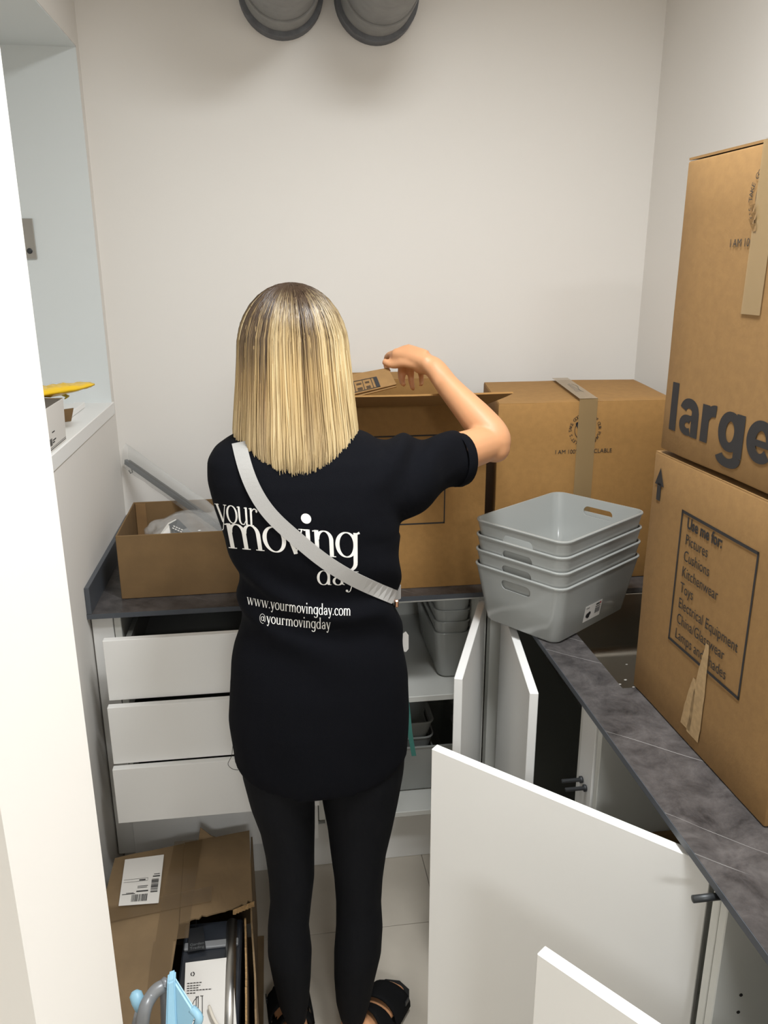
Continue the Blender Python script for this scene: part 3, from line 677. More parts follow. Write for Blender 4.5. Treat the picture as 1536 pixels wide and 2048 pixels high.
tag(o, 'torn scrap of brown cardboard on the niche sill behind the carton', 'cardboard')
o = box('white_strip', M['lacquer'], None, -.585, -.555, 2.29, 2.47, SZ, SZ + .016); tag(o, 'thin white strip lying flat on the niche sill', 'strip')

# ================================================================ WORN CARTON ON THE FLOOR
t = thing('worn_carton', 'worn brown parcel carton on the floor with shipping label and torn-open lid', 'box')
FZ = .30
def wall(name, pts, z0, z1, th, m='card3', rag=0.0, seed=0):
    b = BM(); n = 26; rows = []
    P = [Vector((p[0], p[1], 0)) for p in pts]
    for i in range(n + 1):
        f = i / n * (len(P) - 1); k = min(int(f), len(P) - 2); p = P[k].lerp(P[k + 1], f - k); d = (P[k + 1] - P[k]).normalized(); nn = Vector((-d.y, d.x, 0)) * th
        zt = z1 + rag * noise.noise(Vector((i * .55, seed, 0)))
        rows.append([p + Vector((0, 0, z0)), p + nn + Vector((0, 0, z0)), p + nn + Vector((0, 0, zt)), p + Vector((0, 0, zt))])
    loft(b, rows); return obj(name, b, M[m], t)
wall('side_wall', [(-.455, 1.265), (-.453, 1.804)], 0, FZ - .006, .004)
wall('back_wall', [(-.452, 1.803), (-.285, 1.830), (-.119, 1.855)], 0, FZ - .006, .004)
wall('side_wall', [(-.112, 1.850), (-.107, 1.56), (-.096, 1.40), (-.092, 1.265)], 0, FZ - .012, .004, rag=.012, seed=2)
wall('inner_liner', [(-.122, 1.575), (-.116, 1.42), (-.112, 1.268)], .02, FZ - .02, .004, 'cardedge', .014, 5)
wall('front_wall', [(-.452, 1.264), (-.082, 1.262)], 0, FZ - .02, .004)
box('bottom', M['card3'], t, -.45, -.09, 1.27, 1.80, 0, .004, bev=0)
def poly_flap(name, outline, z, th=.004, m='card3', amp=.004):
    b = BM(); vs = [b.verts.new((x, y, z)) for x, y in outline]; f = b.faces.new(vs)
    bmesh.ops.triangulate(b, faces=[f])
    bmesh.ops.subdivide_edges(b, edges=[e for e in b.edges if e.calc_length() > .05], cuts=3)
    bmesh.ops.triangulate(b, faces=b.faces[:])
    for v in b.verts: v.co.z += amp * noise.noise(Vector((v.co.x * 11, v.co.y * 11, 2)))
    r = bmesh.ops.extrude_face_region(b, geom=b.faces[:])
    for v in [g for g in r['geom'] if isinstance(g, bmesh.types.BMVert)]: v.co.z -= th
    return obj(name, b, M[m], t)
def ragged(a, c, n, amp, seed):
    a = Vector(a + (0,)); c = Vector(c + (0,)); d = (c - a); nn = Vector((-d.y, d.x, 0)).normalized()
    return [tuple((a + d * (i / n) + nn * (amp * noise.noise(Vector((i * .9, seed, 0)))))[:2]) for i in range(n + 1)]
poly_flap('lid_flap', [(-.456, 1.266), (-.278, 1.266), (-.272, 1.42), (-.270, 1.55), (-.285, 1.836), (-.37, 1.818), (-.456, 1.803)], FZ)
poly_flap('lid_flap', ragged((-.268, 1.556), (-.150, 1.588), 14, .008, 4) + ragged((-.150, 1.588), (-.104, 1.606), 6, .01, 8)[1:] + [(-.116, 1.858), (-.20, 1.846), (-.284, 1.836)], FZ + .002)
flap(t, [(-.25, 1.842, FZ - .01), (-.19, 1.852, FZ - .01), (-.215, 1.85, FZ + .004), (-.243, 1.855, FZ + .030)], th=.003, m='card3', cuts=3, name='bent_tab')
b = BM()
for i in range(7):   # crumpled torn edge at the corner
    a = Vector((-.148 + .007 * i, 1.584 + .003 * i, FZ - .001)); k1 = .004 * noise.noise(Vector((i * 1.7, 3, 1)))
    quad(b, a, a + Vector((.0075, .003, 0)), a + Vector((.0075, -.008 + k1, -.007 - k1)), a + Vector((0, -.009 - k1, -.006 + k1)))
obj('torn_edge', b, M['cardedge'], t)
# tape bands
b = BM(); zz = FZ + .0062
for i in range(12):
    y0, y1 = 1.27 + i * .0472, 1.27 + (i + 1) * .0472
    xa = lambda y: -.276 - .004 * math.sin(y * 9)
    if y1 < 1.55: quad(b, (xa(y0) - .04, y0, zz), (xa(y0) + .004, y0, zz), (xa(y1) + .004, y1, zz), (xa(y1) - .04, y1, zz))
    else: quad(b, (xa(y0) - .036, y0, zz), (xa(y0) + .036, y0, zz), (xa(y1) + .036, y1, zz), (xa(y1) - .036, y1, zz))
for x0, x1 in ((-.45, -.39), (-.39, -.33), (-.33, -.27), (-.27, -.20)): quad(b, (x0, 1.575 + (x0 + .45) * .14, zz + .001), (x1, 1.575 + (x1 + .45) * .14, zz + .001), (x1, 1.625 + (x1 + .45) * .14, zz + .001), (x0, 1.625 + (x0 + .45) * .14, zz + .001))
obj('clear_tape', b, M['tapeold'], t, label='clear brown tape')
# shipping label, print upside down from here
LC = [atZ(237, 1812, zz + .002), atZ(317, 1806, zz + .002), atZ(328, 1709, zz + .002), atZ(250, 1719, zz + .002)]
b = BM(); quad(b, *LC); lbl = obj('shipping_label', b, M['paper'], t, label='white shipping label with barcodes')
b = BM()
def lq(u0, u1, v0, v1):
    def p(u, v): return LC[0] * (1 - u) * (1 - v) + LC[1] * u * (1 - v) + LC[2] * u * v + LC[3] * (1 - u) * v + Vector((0, 0, .0008))
    quad(b, p(u0, v0), p(u1, v0), p(u1, v1), p(u0, v1))
x = .30
rnd = random.Random(9)
while x < .68:
    w2 = rnd.choice((.006, .012, .02)); lq(x, x + w2, .06, .20); x += w2 + rnd.choice((.008, .014))
y = .22
while y < .50:
    h2 = rnd.choice((.006, .012, .018)); lq(.76, .94, y, y + h2); y += h2 + rnd.choice((.007, .012))
for u0, u1, v, h in ((.05, .66, .47, .005), (.05, .66, .525, .005), (.44, .60, .485, .022), (.655, .66, .47, .06), (.78, .96, .535, .022), (.80, .95, .585, .012), (.42, .68, .36, .012), (.42, .66, .33, .01), (.40, .70, .25, .024), (.05, .38, .215, .012), (.15, .34, .235, .01)): lq(u0, u1, v, v + h)
obj('label_print', b, M['ink'], lbl)
Fs = frame(LC[2].lerp(LC[3], .25).lerp(LC[1], .45) + Vector((0, 0, .001)), LC[3] - LC[2], LC[0] - LC[3])
# contents visible through the tear
CZ = .262
o = thing('packaged_product', 'product in dark clear packaging with black hang tag, inside the torn carton', 'package')
C4 = [atZ(374, 1922, CZ), atZ(468, 1908, CZ), atZ(462, 1826, CZ), atZ(384, 1842, CZ)]
box('inner_body', M['darkphoto'], o, -.262, -.128, 1.285, 1.60, .01, CZ - .004, bev=.004)
b = BM(); bx(b, -.258, -.135, 1.515, 1.535, CZ - .004, CZ + .004, bev=.002); obj('grey_bar', b, M['tubegrey'], o)
b = BM(); tube(b, [(-.146, 1.29, CZ), (-.150, 1.45, CZ + .002), (-.152, 1.585, CZ)], .013, 12); obj('metal_tube', b, M['steelplate'], o, True)
Tg = [atZ(376, 1904, CZ + .006), atZ(412, 1898, CZ + .006), atZ(406, 1853, CZ + .006), atZ(377, 1857, CZ + .006)]
b = BM(); quad(b, *Tg); tg = obj('hang_tag', b, mat('black_card', lin(30, 31, 34), .6), o, label='black hang tag with grey lettering')
b = BM(); Ft = frame(Tg[0].lerp(Tg[1], .5) + Vector((0, 0, .0008)) + (Tg[3] - Tg[0]) * .22, Tg[1] - Tg[0], Tg[3] - Tg[0]); text_bm(b, 'Garden\nTrading', .0105, Ft); obj('tag_print', b, M['inkgrey'], tg)
b = BM(); tube(b, [Tg[2].lerp(Tg[3], .5), atZ(393, 1835, CZ + .012)], .0007, 6); obj('tag_string', b, M['ink'], tg)
o = thing('instruction_sheet', 'white instruction sheet with line diagram, inside the torn carton', 'paper')
C5 = [atZ(366, 2060, CZ + .008), atZ(474, 2060, CZ + .008), atZ(464, 1914, CZ + .010), atZ(371, 1926, CZ + .010)]
flap(o, C5, th=.0006, m='paper', name='sheet', cuts=4)
b = BM()
def sp(u, v): return C5[0] * (1 - u) * (1 - v) + C5[1] * u * (1 - v) + C5[2] * u * v + C5[3] * (1 - u) * v + Vector((0, 0, .0022))
def sl(p, q, wd=.0007):
    a, c = sp(*p), sp(*q); d = (c - a).normalized(); s = Vector((-d.y, d.x, 0)) * wd; quad(b, a - s, c - s, c + s, a + s)
for p, q in (((.28, .17), (.28, .46)), ((.24, .17), (.24, .46)), ((.36, .17), (.36, .46)), ((.32, .46), (.38, .46)), ((.32, .17), (.38, .17)), ((.28, .20), (.10, .20)), ((.28, .46), (.20, .40)), ((.20, .40), (.14, .30)), ((.02, .33), (.08, .39)), ((.08, .39), (.16, .31)), ((.16, .31), (.10, .25)), ((.10, .25), (.02, .33)), ((.12, .10), (.12, .20)), ((.28, .10), (.28, .17)), ((.12, .12), (.28, .12)), ((.10, .34), (.14, .30))): sl(p, q)
for v, u1 in ((.66, .36), (.62, .32), (.585, .28), (.55, .55), (.51, .22)):
    k = .05
    while k < u1: sl((k, v), (min(k + .05, u1), v), .0009); k += .062
for i in range(12):
    if i in (3, 8): continue
    a0, a1 = 2 * PI * i / 12, 2 * PI * (i + 1) / 12; sl((.16 + .035 * math.cos(a0), .80 + .028 * math.sin(a0)), (.16 + .035 * math.cos(a1), .80 + .028 * math.sin(a1)), .001)
obj('sheet_print', b, M['ink'], o)
b = BM(); tube(b, spline([atZ(418, 2012, CZ + .02), atZ(424, 2030, CZ + .022), atZ(432, 2046, CZ + .02), atZ(440, 2056, CZ + .018)], 4), [.0028, .0036] + [.0036] * 10 + [.005], 8); o = obj('cord_end', b, M['rope'], None, True); tag(o, 'short end of off-white cotton cord on the instruction sheet', 'cord')

# ================================================================ FOLDED STEP STOOL
t = thing('folded_step_stool', 'folded grey tubular step stool with light blue plastic steps', 'stool', (0, 0, 0))
def S(x, y, z): return atZ(x, y, z)
b = BM(); tube(b, spline([(-.315, 1.17, .012), (-.312, 1.19, .25), S(286, 2040, .42), S(303, 1992, .445), S(325, 1974, .45), S(333, 1990, .43), (-.255, 1.20, .22), (-.25, 1.17, .012)], 6), .0125, 14); obj('frame_tube', b, M['tubegrey'], t, True)
b = BM(); tube(b, spline([(-.34, 1.205, .012), (-.337, 1.215, .25), S(282, 2020, .42)], 6), .011, 14); c = tube; obj('frame_tube', b, M['tubegrey'], t, True)
b = BM(); tube(b, [S(284, 2022, .418), S(276, 2002, .432), S(271, 1988, .442), S(269, 1982, .445)], [.0105, .0125, .012, .006], 14); obj('end_cap', b, M['bluep'], t, True)
b = BM()
A = S(334, 1966, .475); B_ = S(350, 1960, .475); Cc = S(392, 2030, .44); D = S(318, 2040, .42); E_ = S(352, 2046, .41); Bt = S(322, 2090, .36)
def slab(pts, off): loft(b, [[Vector(p) for p in pts], [Vector(p) + Vector(off) for p in pts]])
slab([A, B_, B_ + Vector((.006, -.10, -.20)), A + Vector((-.012, -.10, -.20))], (0, .022, .006))
slab([B_ + Vector((-.002, .002, -.004)), Cc, Cc + Vector((-.012, -.012, -.03)), B_ + Vector((.002, -.05, -.10))], (-.004, .016, .008))
bmesh.ops.bevel(b, geom=b.edges[:], offset=.003, segments=2, affect='EDGES')
obj('blue_step', b, M['bluep'], t)
b = BM(); tube(b, spline([S(384, 2018, .438), S(398, 2036, .43), S(390, 2060, .40)], 5), .008, 10); obj('blue_hook', b, M['bluep'], t, True)

# ================================================================ PERSON
P = thing('person', 'woman seen from behind in black t-shirt and leggings, reaching into a carton', 'person', (0.06, 1.52, 0))
P.location = (0, 0, 0)
def fx(x, y, Y): return atY(x, y, Y)
# torso sections: (pixel y, left, right, Y centre, half depth)
TOR = [(1540, 478, 806, 1.520, .120), (1500, 468, 813, 1.520, .124), (1420, 458, 815, 1.520, .126), (1350, 460, 813, 1.518, .122), (1280, 466, 804, 1.516, .112), (1210, 481, 792, 1.515, .102), (1160, 480, 794, 1.515, .103), (1100, 462, 800, 1.518, .108), (1050, 444, 800, 1.520, .113), (1000, 428, 800, 1.524, .113), (950, 415, 800, 1.530, .108), (912, 414, 790, 1.537, .098), (888, 428, 765, 1.545, .086), (870, 455, 730, 1.552, .074), (852, 505, 680, 1.558, .062)]
def torso_rings(sx=1.0, sd=1.0, hem=True):
    rings = []
    for i, (py, xl, xr, Y, dp) in enumerate(TOR):
        a, c = fx(xl, py, Y), fx(xr, py, Y); ctr = (a + c) / 2; hw = (c.x - a.x) / 2 * sx
        ring = []
        for k in range(40):
            an = 2 * PI * k / 40; ca, sa = math.cos(an), math.sin(an); e = .82
            x = hw * math.copysign(abs(ca) ** e, ca); y = dp * sd * math.copysign(abs(sa) ** e, sa)
            z = 0
            if i == 0 and hem: z = .052 - .046 * max(0, -sa) ** 1.5 - .01 * max(0, sa)
            ring.append(Vector((ctr.x + x, ctr.y + y, ctr.z + z)))
        rings.append(ring)
    return rings
SHO = Vector((.195, 1.545, 1.372)); ELB = fx(985, 886, 1.70); WRI = fx(866, 733, 1.835)
LSH = Vector((-.082, 1.550, 1.360)); LEL = Vector((-.055, 1.770, 1.215)); LWR = Vector((.085, 1.925, 1.375))
# --- body: one continuous skin
b = BM()
# head and neck
HC = Vector((.036, 1.575, 1.592))
hd = bmesh.ops.create_uvsphere(b, u_segments=32, v_segments=20, radius=1)['verts']
for v in hd:
    p = v.co.copy(); x, y, z = p.x * .074, p.y * .092, p.z * .112
    if z < 0: x *= 1 - .28 * (-z / .112) ** 1.2; y = y * (1 - .15 * (-z / .112)) + .018 * (-z / .112)
    v.co = HC + Vector((x, y, z))
tube(b, [HC + Vector((0, -.012, -.06)), Vector((.038, 1.552, 1.46)), Vector((.04, 1.545, 1.40))], [.052, .053, .066], 20)
tube(b, [HC + Vector((0, .088, .012)), HC + Vector((0, .102, -.014)), HC + Vector((0, .110, -.032)), HC + Vector((0, .092, -.040))], [.007, .010, .013, .009], 10)
for s in (-1, 1):
    bmesh.ops.create_uvsphere(b, u_segments=12, v_segments=8, radius=1, matrix=Matrix.Translation(HC + Vector((s * .075, -.004, -.014))) @ Matrix.Diagonal((.010, .019, .031, 1)))
    tube(b, [HC + Vector((s * .012, .090, .020)), HC + Vector((s * .048, .078, .024))], [.008, .007], 8)
    bmesh.ops.create_uvsphere(b, u_segments=10, v_segments=8, radius=.012, matrix=Matrix.Translation(HC + Vector((s * .030, .080, .006))))
tube(b, [HC + Vector((-.024, .082, -.064)), HC + Vector((0, .093, -.062)), HC + Vector((.024, .082, -.064))], [.005, .008, .005], 8)
bmesh.ops.create_uvsphere(b, u_segments=12, v_segments=8, radius=.018, matrix=Matrix.Translation(HC + Vector((0, .082, -.094))))
# trunk under the shirt
rg = torso_rings(.86, .84, False); loft(b, rg)
# right arm
mid = SHO.lerp(ELB, .55)
tube(b, spline([SHO - Vector((.05, .01, .012)), SHO + Vector((0, 0, -.018)), mid + Vector((0, 0, -.010)), ELB + Vector((-.012, -.002, .0))], 6), [.044, .044, .044, .044, .043, .043, .043, .043, .043, .043, .0435, .0445, .0455, .045, .044, .043, .042, .041, .040], 18)
fm = ELB.lerp(WRI, .32)
tube(b, spline([ELB + Vector((.004, .0, -.012)), ELB + Vector((.002, .006, .012)), fm + Vector((.004, 0, .004)), ELB.lerp(WRI, .7), WRI], 5), [.034, .036, .038, .040, .041, .0415, .042, .042, .0415, .041, .040, .038, .036, .034, .032, .0305, .029, .0275, .0265, .0258, .0255], 18, flat=.92)
bmesh.ops.create_uvsphere(b, u_segments=12, v_segments=8, radius=.034, matrix=Matrix.Translation(ELB + Vector((.006, -.003, -.010))))
tube(b, spline([ELB.lerp(WRI, .78), WRI, WRI.lerp((fx(804, 722, 1.905) + fx(822, 729, 1.905)) / 2, .55)], 4), [.030, .029, .028, .0275, .027, .0275, .028, .027, .024], 16, flat=.85)
# right hand: palm goes up-left and away, three fingers hang, index and thumb reach left
K = [fx(788, 708, 1.895), fx(804, 722, 1.905), fx(822, 729, 1.905), fx(840, 736, 1.895)]    # knuckles index..little
palm_c = (K[1] + K[2]) / 2
for k, kk in enumerate(K):
    tube(b, spline([WRI + (kk - palm_c) * .35, WRI.lerp(kk, .5) + (kk - palm_c) * .15 + Vector((0, 0, .004)), kk], 4), [.019, .0185, .018, .0175, .017, .0165, .016, .0155, .0145][:9], 12)
tube(b, [fx(852, 716, 1.85), fx(815, 702, 1.885), fx(800, 704, 1.893)], [.019, .017, .013], 12)
def finger(bm, pts, r): tube(bm, spline(pts, 4), [r * (1 - .32 * i / (4 * (len(pts) - 1))) for i in range(4 * (len(pts) - 1) + 1)], 10)
finger(b, [K[0], fx(776, 712, 1.925), fx(772, 730, 1.94), fx(778, 744, 1.93)], .0098)
finger(b, [K[1], fx(802, 742, 1.932), fx(803, 760, 1.93), fx(808, 771, 1.915)], .0100)
finger(b, [K[2], fx(822, 748, 1.930), fx(823, 766, 1.928), fx(827, 779, 1.914)], .0098)
finger(b, [K[3], fx(842, 750, 1.915), fx(843, 763, 1.915), fx(842, 772, 1.905)], .0086)
finger(b, [WRI.lerp(K[0], .35) + Vector((-.006, -.008, -.006)), fx(808, 726, 1.865), fx(786, 730, 1.885), fx(766, 722, 1.900)], .0122)
# left arm, forward to the carton edge
tube(b, spline([LSH, LSH.lerp(LEL, .5), LEL], 6), [.050, .049, .048, .047, .046, .045, .044, .043, .042, .041, .040, .039, .038], 16)
tube(b, spline([LEL, LEL.lerp(LWR, .35), LWR], 6), [.038, .039, .040, .040, .039, .037, .035, .033, .031, .029, .027, .026, .026], 16)
LK = LWR + Vector((.045, .055, .035))
for k in range(4):
    kk = LK + Vector((.018 * k - .02, -.012 * k + .012, -.004 * k)); tube(b, [LWR + (kk - LK) * .4, kk], [.018, .0145], 10)
    finger(b, [kk, kk + Vector((.012, .022, .004)), kk + Vector((.016, .036, -.014)), kk + Vector((.014, .038, -.034))], .0092)
finger(b, [LWR + Vector((.0, .01, .0)), LWR + Vector((.035, .010, -.008)), LWR + Vector((.062, .022, -.014))], .0115)
# legs
LEGS = [[(1470, 478, 652), (1540, 484, 640), (1600, 500, 630), (1650, 519, 630), (1700, 530, 629), (1750, 537, 629), (1800, 540, 623), (1850, 535, 618), (1900, 535, 624), (1950, 545, 622), (2000, 557, 618), (2034, 571, 613)],
        [(1470, 622, 812), (1540, 636, 806), (1600, 645, 795), (1650, 655, 784), (1700, 661, 772), (1750, 668, 765), (1800, 672, 762), (1850, 672, 765), (1900, 668, 762), (1950, 668, 750), (2000, 672, 740), (2034, 681, 729)]]
LY = [1.520, 1.516, 1.508, 1.500, 1.490, 1.480, 1.470, 1.458, 1.448, 1.442, 1.438, 1.436]
LD = [.100, .100, .092, .084, .076, .070, .064, .064, .062, .054, .044, .037]
def leg_rings(side, s=1.0, ext=0.0):
    rg = []
    for (py, xl, xr), Y, dp in zip(LEGS[side], LY, LD):
        a, c = fx(xl, py, Y), fx(xr, py, Y); ctr = (a + c) / 2; rg.append(ell(ctr, (1, 0, 0), (0, 1, 0), (c.x - a.x) / 2 * s, dp * s, 28))
    return rg
feet = []
for side in (0, 1):
    rg = leg_rings(side, .90); ac = sum(rg[-1], Vector()) / 28
    rg.append(ell(ac + Vector((0, .004, -.05)), (1, 0, 0), (0, 1, 0), .028, .034, 28)); rg.append(ell((ac.x, ac.y + .006, .06), (1, 0, 0), (0, 1, 0), .031, .040, 28)); loft(b, rg)
    fd = Vector(((-.10, .58)[side], (.995, .815)[side], 0)).normalized(); fs = Vector((fd.y, -fd.x, 0)); heel = Vector((ac.x, ac.y - .036, 0)) - fd * .004; feet.append((heel, fd, fs))
    rings = []
    for dist, hw, zt in ((-.012, .018, .045), (.0, .030, .075), (.04, .033, .105), (.075, .034, .085), (.115, .040, .066), (.155, .044, .055), (.19, .039, .048), (.212, .022, .040)):
        c = heel + fd * dist; zb = .026; rings.append(ell(c + Vector((0, 0, (zt + zb) / 2)), fs, (0, 0, 1), hw, (zt - zb) / 2, 20))
    loft(b, rings)
body = remesh('body', b, .0042, M['skin'], P, 6)
for s_ in (-1, 1):
    b = BM(); bmesh.ops.create_uvsphere(b, u_segments=16, v_segments=10, radius=.0115, matrix=Matrix.Translation(HC + Vector((s_ * .030, .0835, .008)))); ey = obj('eye', b, M['paper'], P, True)
    b = BM(); bmesh.ops.create_uvsphere(b, u_segments=12, v_segments=8, radius=1, matrix=Matrix.Translation(HC + Vector((s_ * .030, .0935, .0065))) @ Matrix.Diagonal((.005, .0022, .005, 1))); obj('iris', b, M['ink'], ey, True)
    b = BM(); tube(b, spline([HC + Vector((s_ * .014, .0985, .026)), HC + Vector((s_ * .032, .094, .031)), HC + Vector((s_ * .050, .082, .027))], 4), [.002, .003, .003, .003, .003, .003, .0025, .002, .001], 6); obj('eyebrow', b, M['card2'], P, True)
b = BM(); tube(b, spline([HC + Vector((-.022, .0845, -.064)), HC + Vector((0, .0985, -.063)), HC + Vector((.022, .0845, -.064))], 4), [.002, .0035, .0045, .005, .0055, .005, .0045, .0035, .002], 8); obj('lips', b, mat('lips', lin(176, 92, 84), .45), P, True)
# --- leggings
b = BM()
for side in (0, 1): loft(b, leg_rings(side, 1.0))
a, c = fx(470, 1440, 1.52), fx(808, 1440, 1.52); lo = fx(640, 1560, 1.52)
loft(b, [ell(((a.x + c.x) / 2, 1.52, lo.z + .02), (1, 0, 0), (0, 1, 0), .145, .095), ell(((a.x + c.x) / 2, 1.52, lo.z + .08), (1, 0, 0), (0, 1, 0), .168, .105), ell(((a.x + c.x) / 2, 1.52, .93), (1, 0, 0), (0, 1, 0), .165, .10)])
leg = remesh('leggings', b, .005, M['legging'], P, 5)
# --- t-shirt
b = BM(); loft(b, torso_rings())
d = (ELB - SHO).normalized()
e1 = fx(921, 919, 1.632)
tube(b, [SHO + Vector((-.05, -.01, -.045)), SHO + Vector((.03, .008, -.03)), SHO.lerp(e1, .5) + Vector((0, 0, -.013)), SHO.lerp(e1, .8) + Vector((0, 0, -.004)), e1], [.105, .088, .070, .060, .0535], 28, flat=1.0)
le = LSH.lerp(LEL, .72)
tube(b, [LSH + Vector((.03, -.012, .0)), LSH.lerp(le, .35), LSH.lerp(le, .7), le], [.07, .062, .056, .053], 24)
def wr(p, n):
    k = .0022 * noise.noise(Vector((p.x * 9, p.y * 9, p.z * 6))) 
    s = (p.x - .06) * .8 + (1.10 - p.z)                                            # diagonal pulls at the waist
    wst = math.exp(-((p.z - 1.12) / .10) ** 2); k += wst * .0080 * math.sin(60 * (p.z + .45 * (p.x - .2)) + 3 * noise.noise(p * 7))
    arm = max(0, min(1, (p.x - .16) / .10)) * (1 if p.z > 1.24 else 0); k += arm * .0085 * math.sin(62 * (p.x * .8 - (p.z - 1.3) * .55) + 4 * noise.noise(p * 6))
    hemz = math.exp(-((p.z - .80) / .09) ** 2); k += hemz * .0028 * math.sin(38 * p.x + 4 * noise.noise(p * 4))
    return k
shirt = remesh('t_shirt', b, .006, M['shirt'], P, 6, wr)
shirt_bvh = BVHTree.FromPolygons([v.co for v in shirt.data.vertices], [p.vertices for p in shirt.data.polygons])
# sleeve hem band and bottom hem band
b = BM(); dd = (e1 - SHO).normalized(); sx_ = dd.cross(Vector((0, 0, 1))).normalized(); sy_ = sx_.cross(dd)
rings = [ell(e1 - dd * .020, sx_, sy_, .0560, .0560, 32), ell(e1 - dd * .018, sx_, sy_, .0575, .0575, 32), ell(e1 + dd * .003, sx_, sy_, .0560, .0560, 32), ell(e1 + dd * .004, sx_, sy_, .0535, .0535, 32), ell(e1 - dd * .016, sx_, sy_, .0515, .0515, 32)]
loft(b, rings, False, False); obj('sleeve_hem', b, M['shirt'], shirt, True)
def on_shirt(x, y, off):
    d = ray(x, y).normalized(); h = shirt_bvh.ray_cast(CAM, d)
    if h[0] is None: return None
    return h[0] - d * off
# --- serif letters for the print, drawn as strokes: unit = x-height
def serif(x, y, w_=.34, h=.035): return seg(x - w_ / 2, y, x + w_ / 2, y, h, n=4)
def top_serif(x, y): return seg(x - .16, y - .05, x + .01, y - .015, .045, n=3)
TK, TN = .165, .045
def glyph(ch, TK=TK, TN=TN):
    st = lambda x, y0, y1: seg(x, y0, x, y1, TK)
    if ch == 'o': return arc(.47, .5, .385, .49, 0, 360, TK, TN, 40), .95
    if ch == 'u': return st(.2, 1, .3) + top_serif(.2, 1) + arc(.46, .30, .26, .29, 180, 300, TK, TN) + seg(.58, .06, .73, .25, TN, .06, 4) + st(.78, 1, .02) + top_serif(.78, 1) + serif(.84, .02, .24), 1.04
    if ch == 'r': return st(.2, 1, 0) + top_serif(.2, 1) + serif(.2, .02, .42) + arc(.50, .66, .26, .31, 165, 50, .06, TN + .03) + ball(.66, .86, .085), .76
    if ch == 'n': return st(.2, 1, 0) + top_serif(.2, 1) + serif(.2, .02) + arc(.50, .62, .28, .36, 175, 5, TK, TN) + st(.78, .66, 0) + serif(.78, .02), 1.04
    if ch == 'm': return st(.2, 1, 0) + top_serif(.2, 1) + serif(.2, .02) + arc(.49, .62, .27, .36, 175, 5, TK, TN) + st(.76, .66, 0) + serif(.76, .02) + arc(1.05, .62, .27, .36, 175, 5, TK, TN) + st(1.32, .66, 0) + serif(1.32, .02), 1.58
    if ch == 'v': return seg(.12, 1, .44, 0, TK) + seg(.44, .0, .76, 1, TN + .01) + serif(.12, .98) + serif(.76, .98, .28), .88
    if ch == 'w': a = glyph('v')[0]; return a + [tuple((x + .6, y) for x, y in q) for q in a], 1.46
    if ch == 'i': return st(.2, 1, 0) + top_serif(.2, 1) + serif(.2, .02) + ball(.18, 1.42, .20 if TK == .165 else .12), .44
    if ch == 'g': return arc(.44, .52, .36, .47, 0, 360, TK, TN, 40) + seg(.80, 1.0, .80, -.15, TK) + arc(.46, -.15, .34, .32, 0, -150, TK, TN) + seg(.80, .94, .96, 1.02, .05, .09, 3), 1.02
    if ch == 'd': return arc(.42, .48, .34, .48, 0, 360, TK, TN, 40) + st(.76, 1.62, .02) + top_serif(.76, 1.62) + serif(.82, .02, .22), 1.0
    if ch == 'a': return arc(.40, .68, .26, .30, 160, 0, .12, TN) + ball(.18, .76, .075) + seg(.66, .70, .66, .10, TK) + seg(.66, .12, .84, .04, .09, .03, 3) + arc(.40, .28, .26, .26, 40, 330, TK, TN), .86
    if ch == 'y': return seg(.12, 1, .46, .02, TK) + seg(.78, 1, .40, -.30, TN + .01) + arc(.25, -.26, .15, .18, -10, -110, .06, TN) + ball(.17, -.36, .08) + serif(.12, .98) + serif(.78, .98, .26), .88
    if ch == 'c': return arc(.46, .5, .36, .48, 48, 318, TK, TN, 30) + ball(.70, .78, .085), .84
    if ch == '.': return ball(.15, .10, .10), .34
    if ch == '@': return arc(.62, .52, .56, .72, -40, 290, .07, .05, 40) + arc(.60, .52, .26, .32, 0, 360, .10, .05, 30) + seg(.90, .9, .88, .2, .09) + arc(1.03, .35, .15, .2, 180, 330, .06, .05), 1.36
    return [], .4
def print_line(bm, s, quadp, track=0.0, TK=.165, TN=.045, bow=0.0):
    """quadp: photo positions of baseline-left, baseline-right, xheight-right, xheight-left; laid on the shirt surface"""
    items = []; x = 0
    for ch in s: g, wd = glyph(ch, TK, TN); items.append((g, x)); x += wd + track
    W = x - track; (ax, ay), (bx_, by), (cx_, cy_), (dx_, dy_) = quadp; cache = {}
    def mp(px, py):
        u, v = px / W, py
        X = ax * (1 - u) * (1 - v) + bx_ * u * (1 - v) + cx_ * u * v + dx_ * (1 - u) * v
        Y = ay * (1 - u) * (1 - v) + by * u * (1 - v) + cy_ * u * v + dy_ * (1 - u) * v + bow * 4 * u * (1 - u)
        return on_shirt(X, Y, .0009)
    for g, ox in items:
        for q in g:
            ps = [mp(p[0] + ox, p[1]) for p in q]
            if any(p is None for p in ps): continue
            try:
                if max((ps[i] - ps[(i + 1) % 4]).length for i in range(4)) < .03: bm.faces.new([bm.verts.new(p) for p in ps])
            except ValueError: pass
b = BM()
print_line(b, 'your', [(436, 1043), (516, 1053), (515, 1018), (430, 1007)], -.06)
print_line(b, 'moving', [(456, 1096), (722, 1119), (722, 1067), (446, 1046)], -.10)
print_line(b, 'day', [(634, 1169), (716, 1172), (716, 1143), (634, 1140)], -.05)
print_line(b, 'www.yourmovingday.com', [(494, 1208), (702, 1231), (702, 1217), (494, 1194)], .06, .2, .09, bow=6)
print_line(b, '@yourmovingday', [(519, 1243), (661, 1259), (661, 1245), (519, 1230)], .06, .2, .09, bow=2)
obj('shirt_print', b, M['print'], shirt)
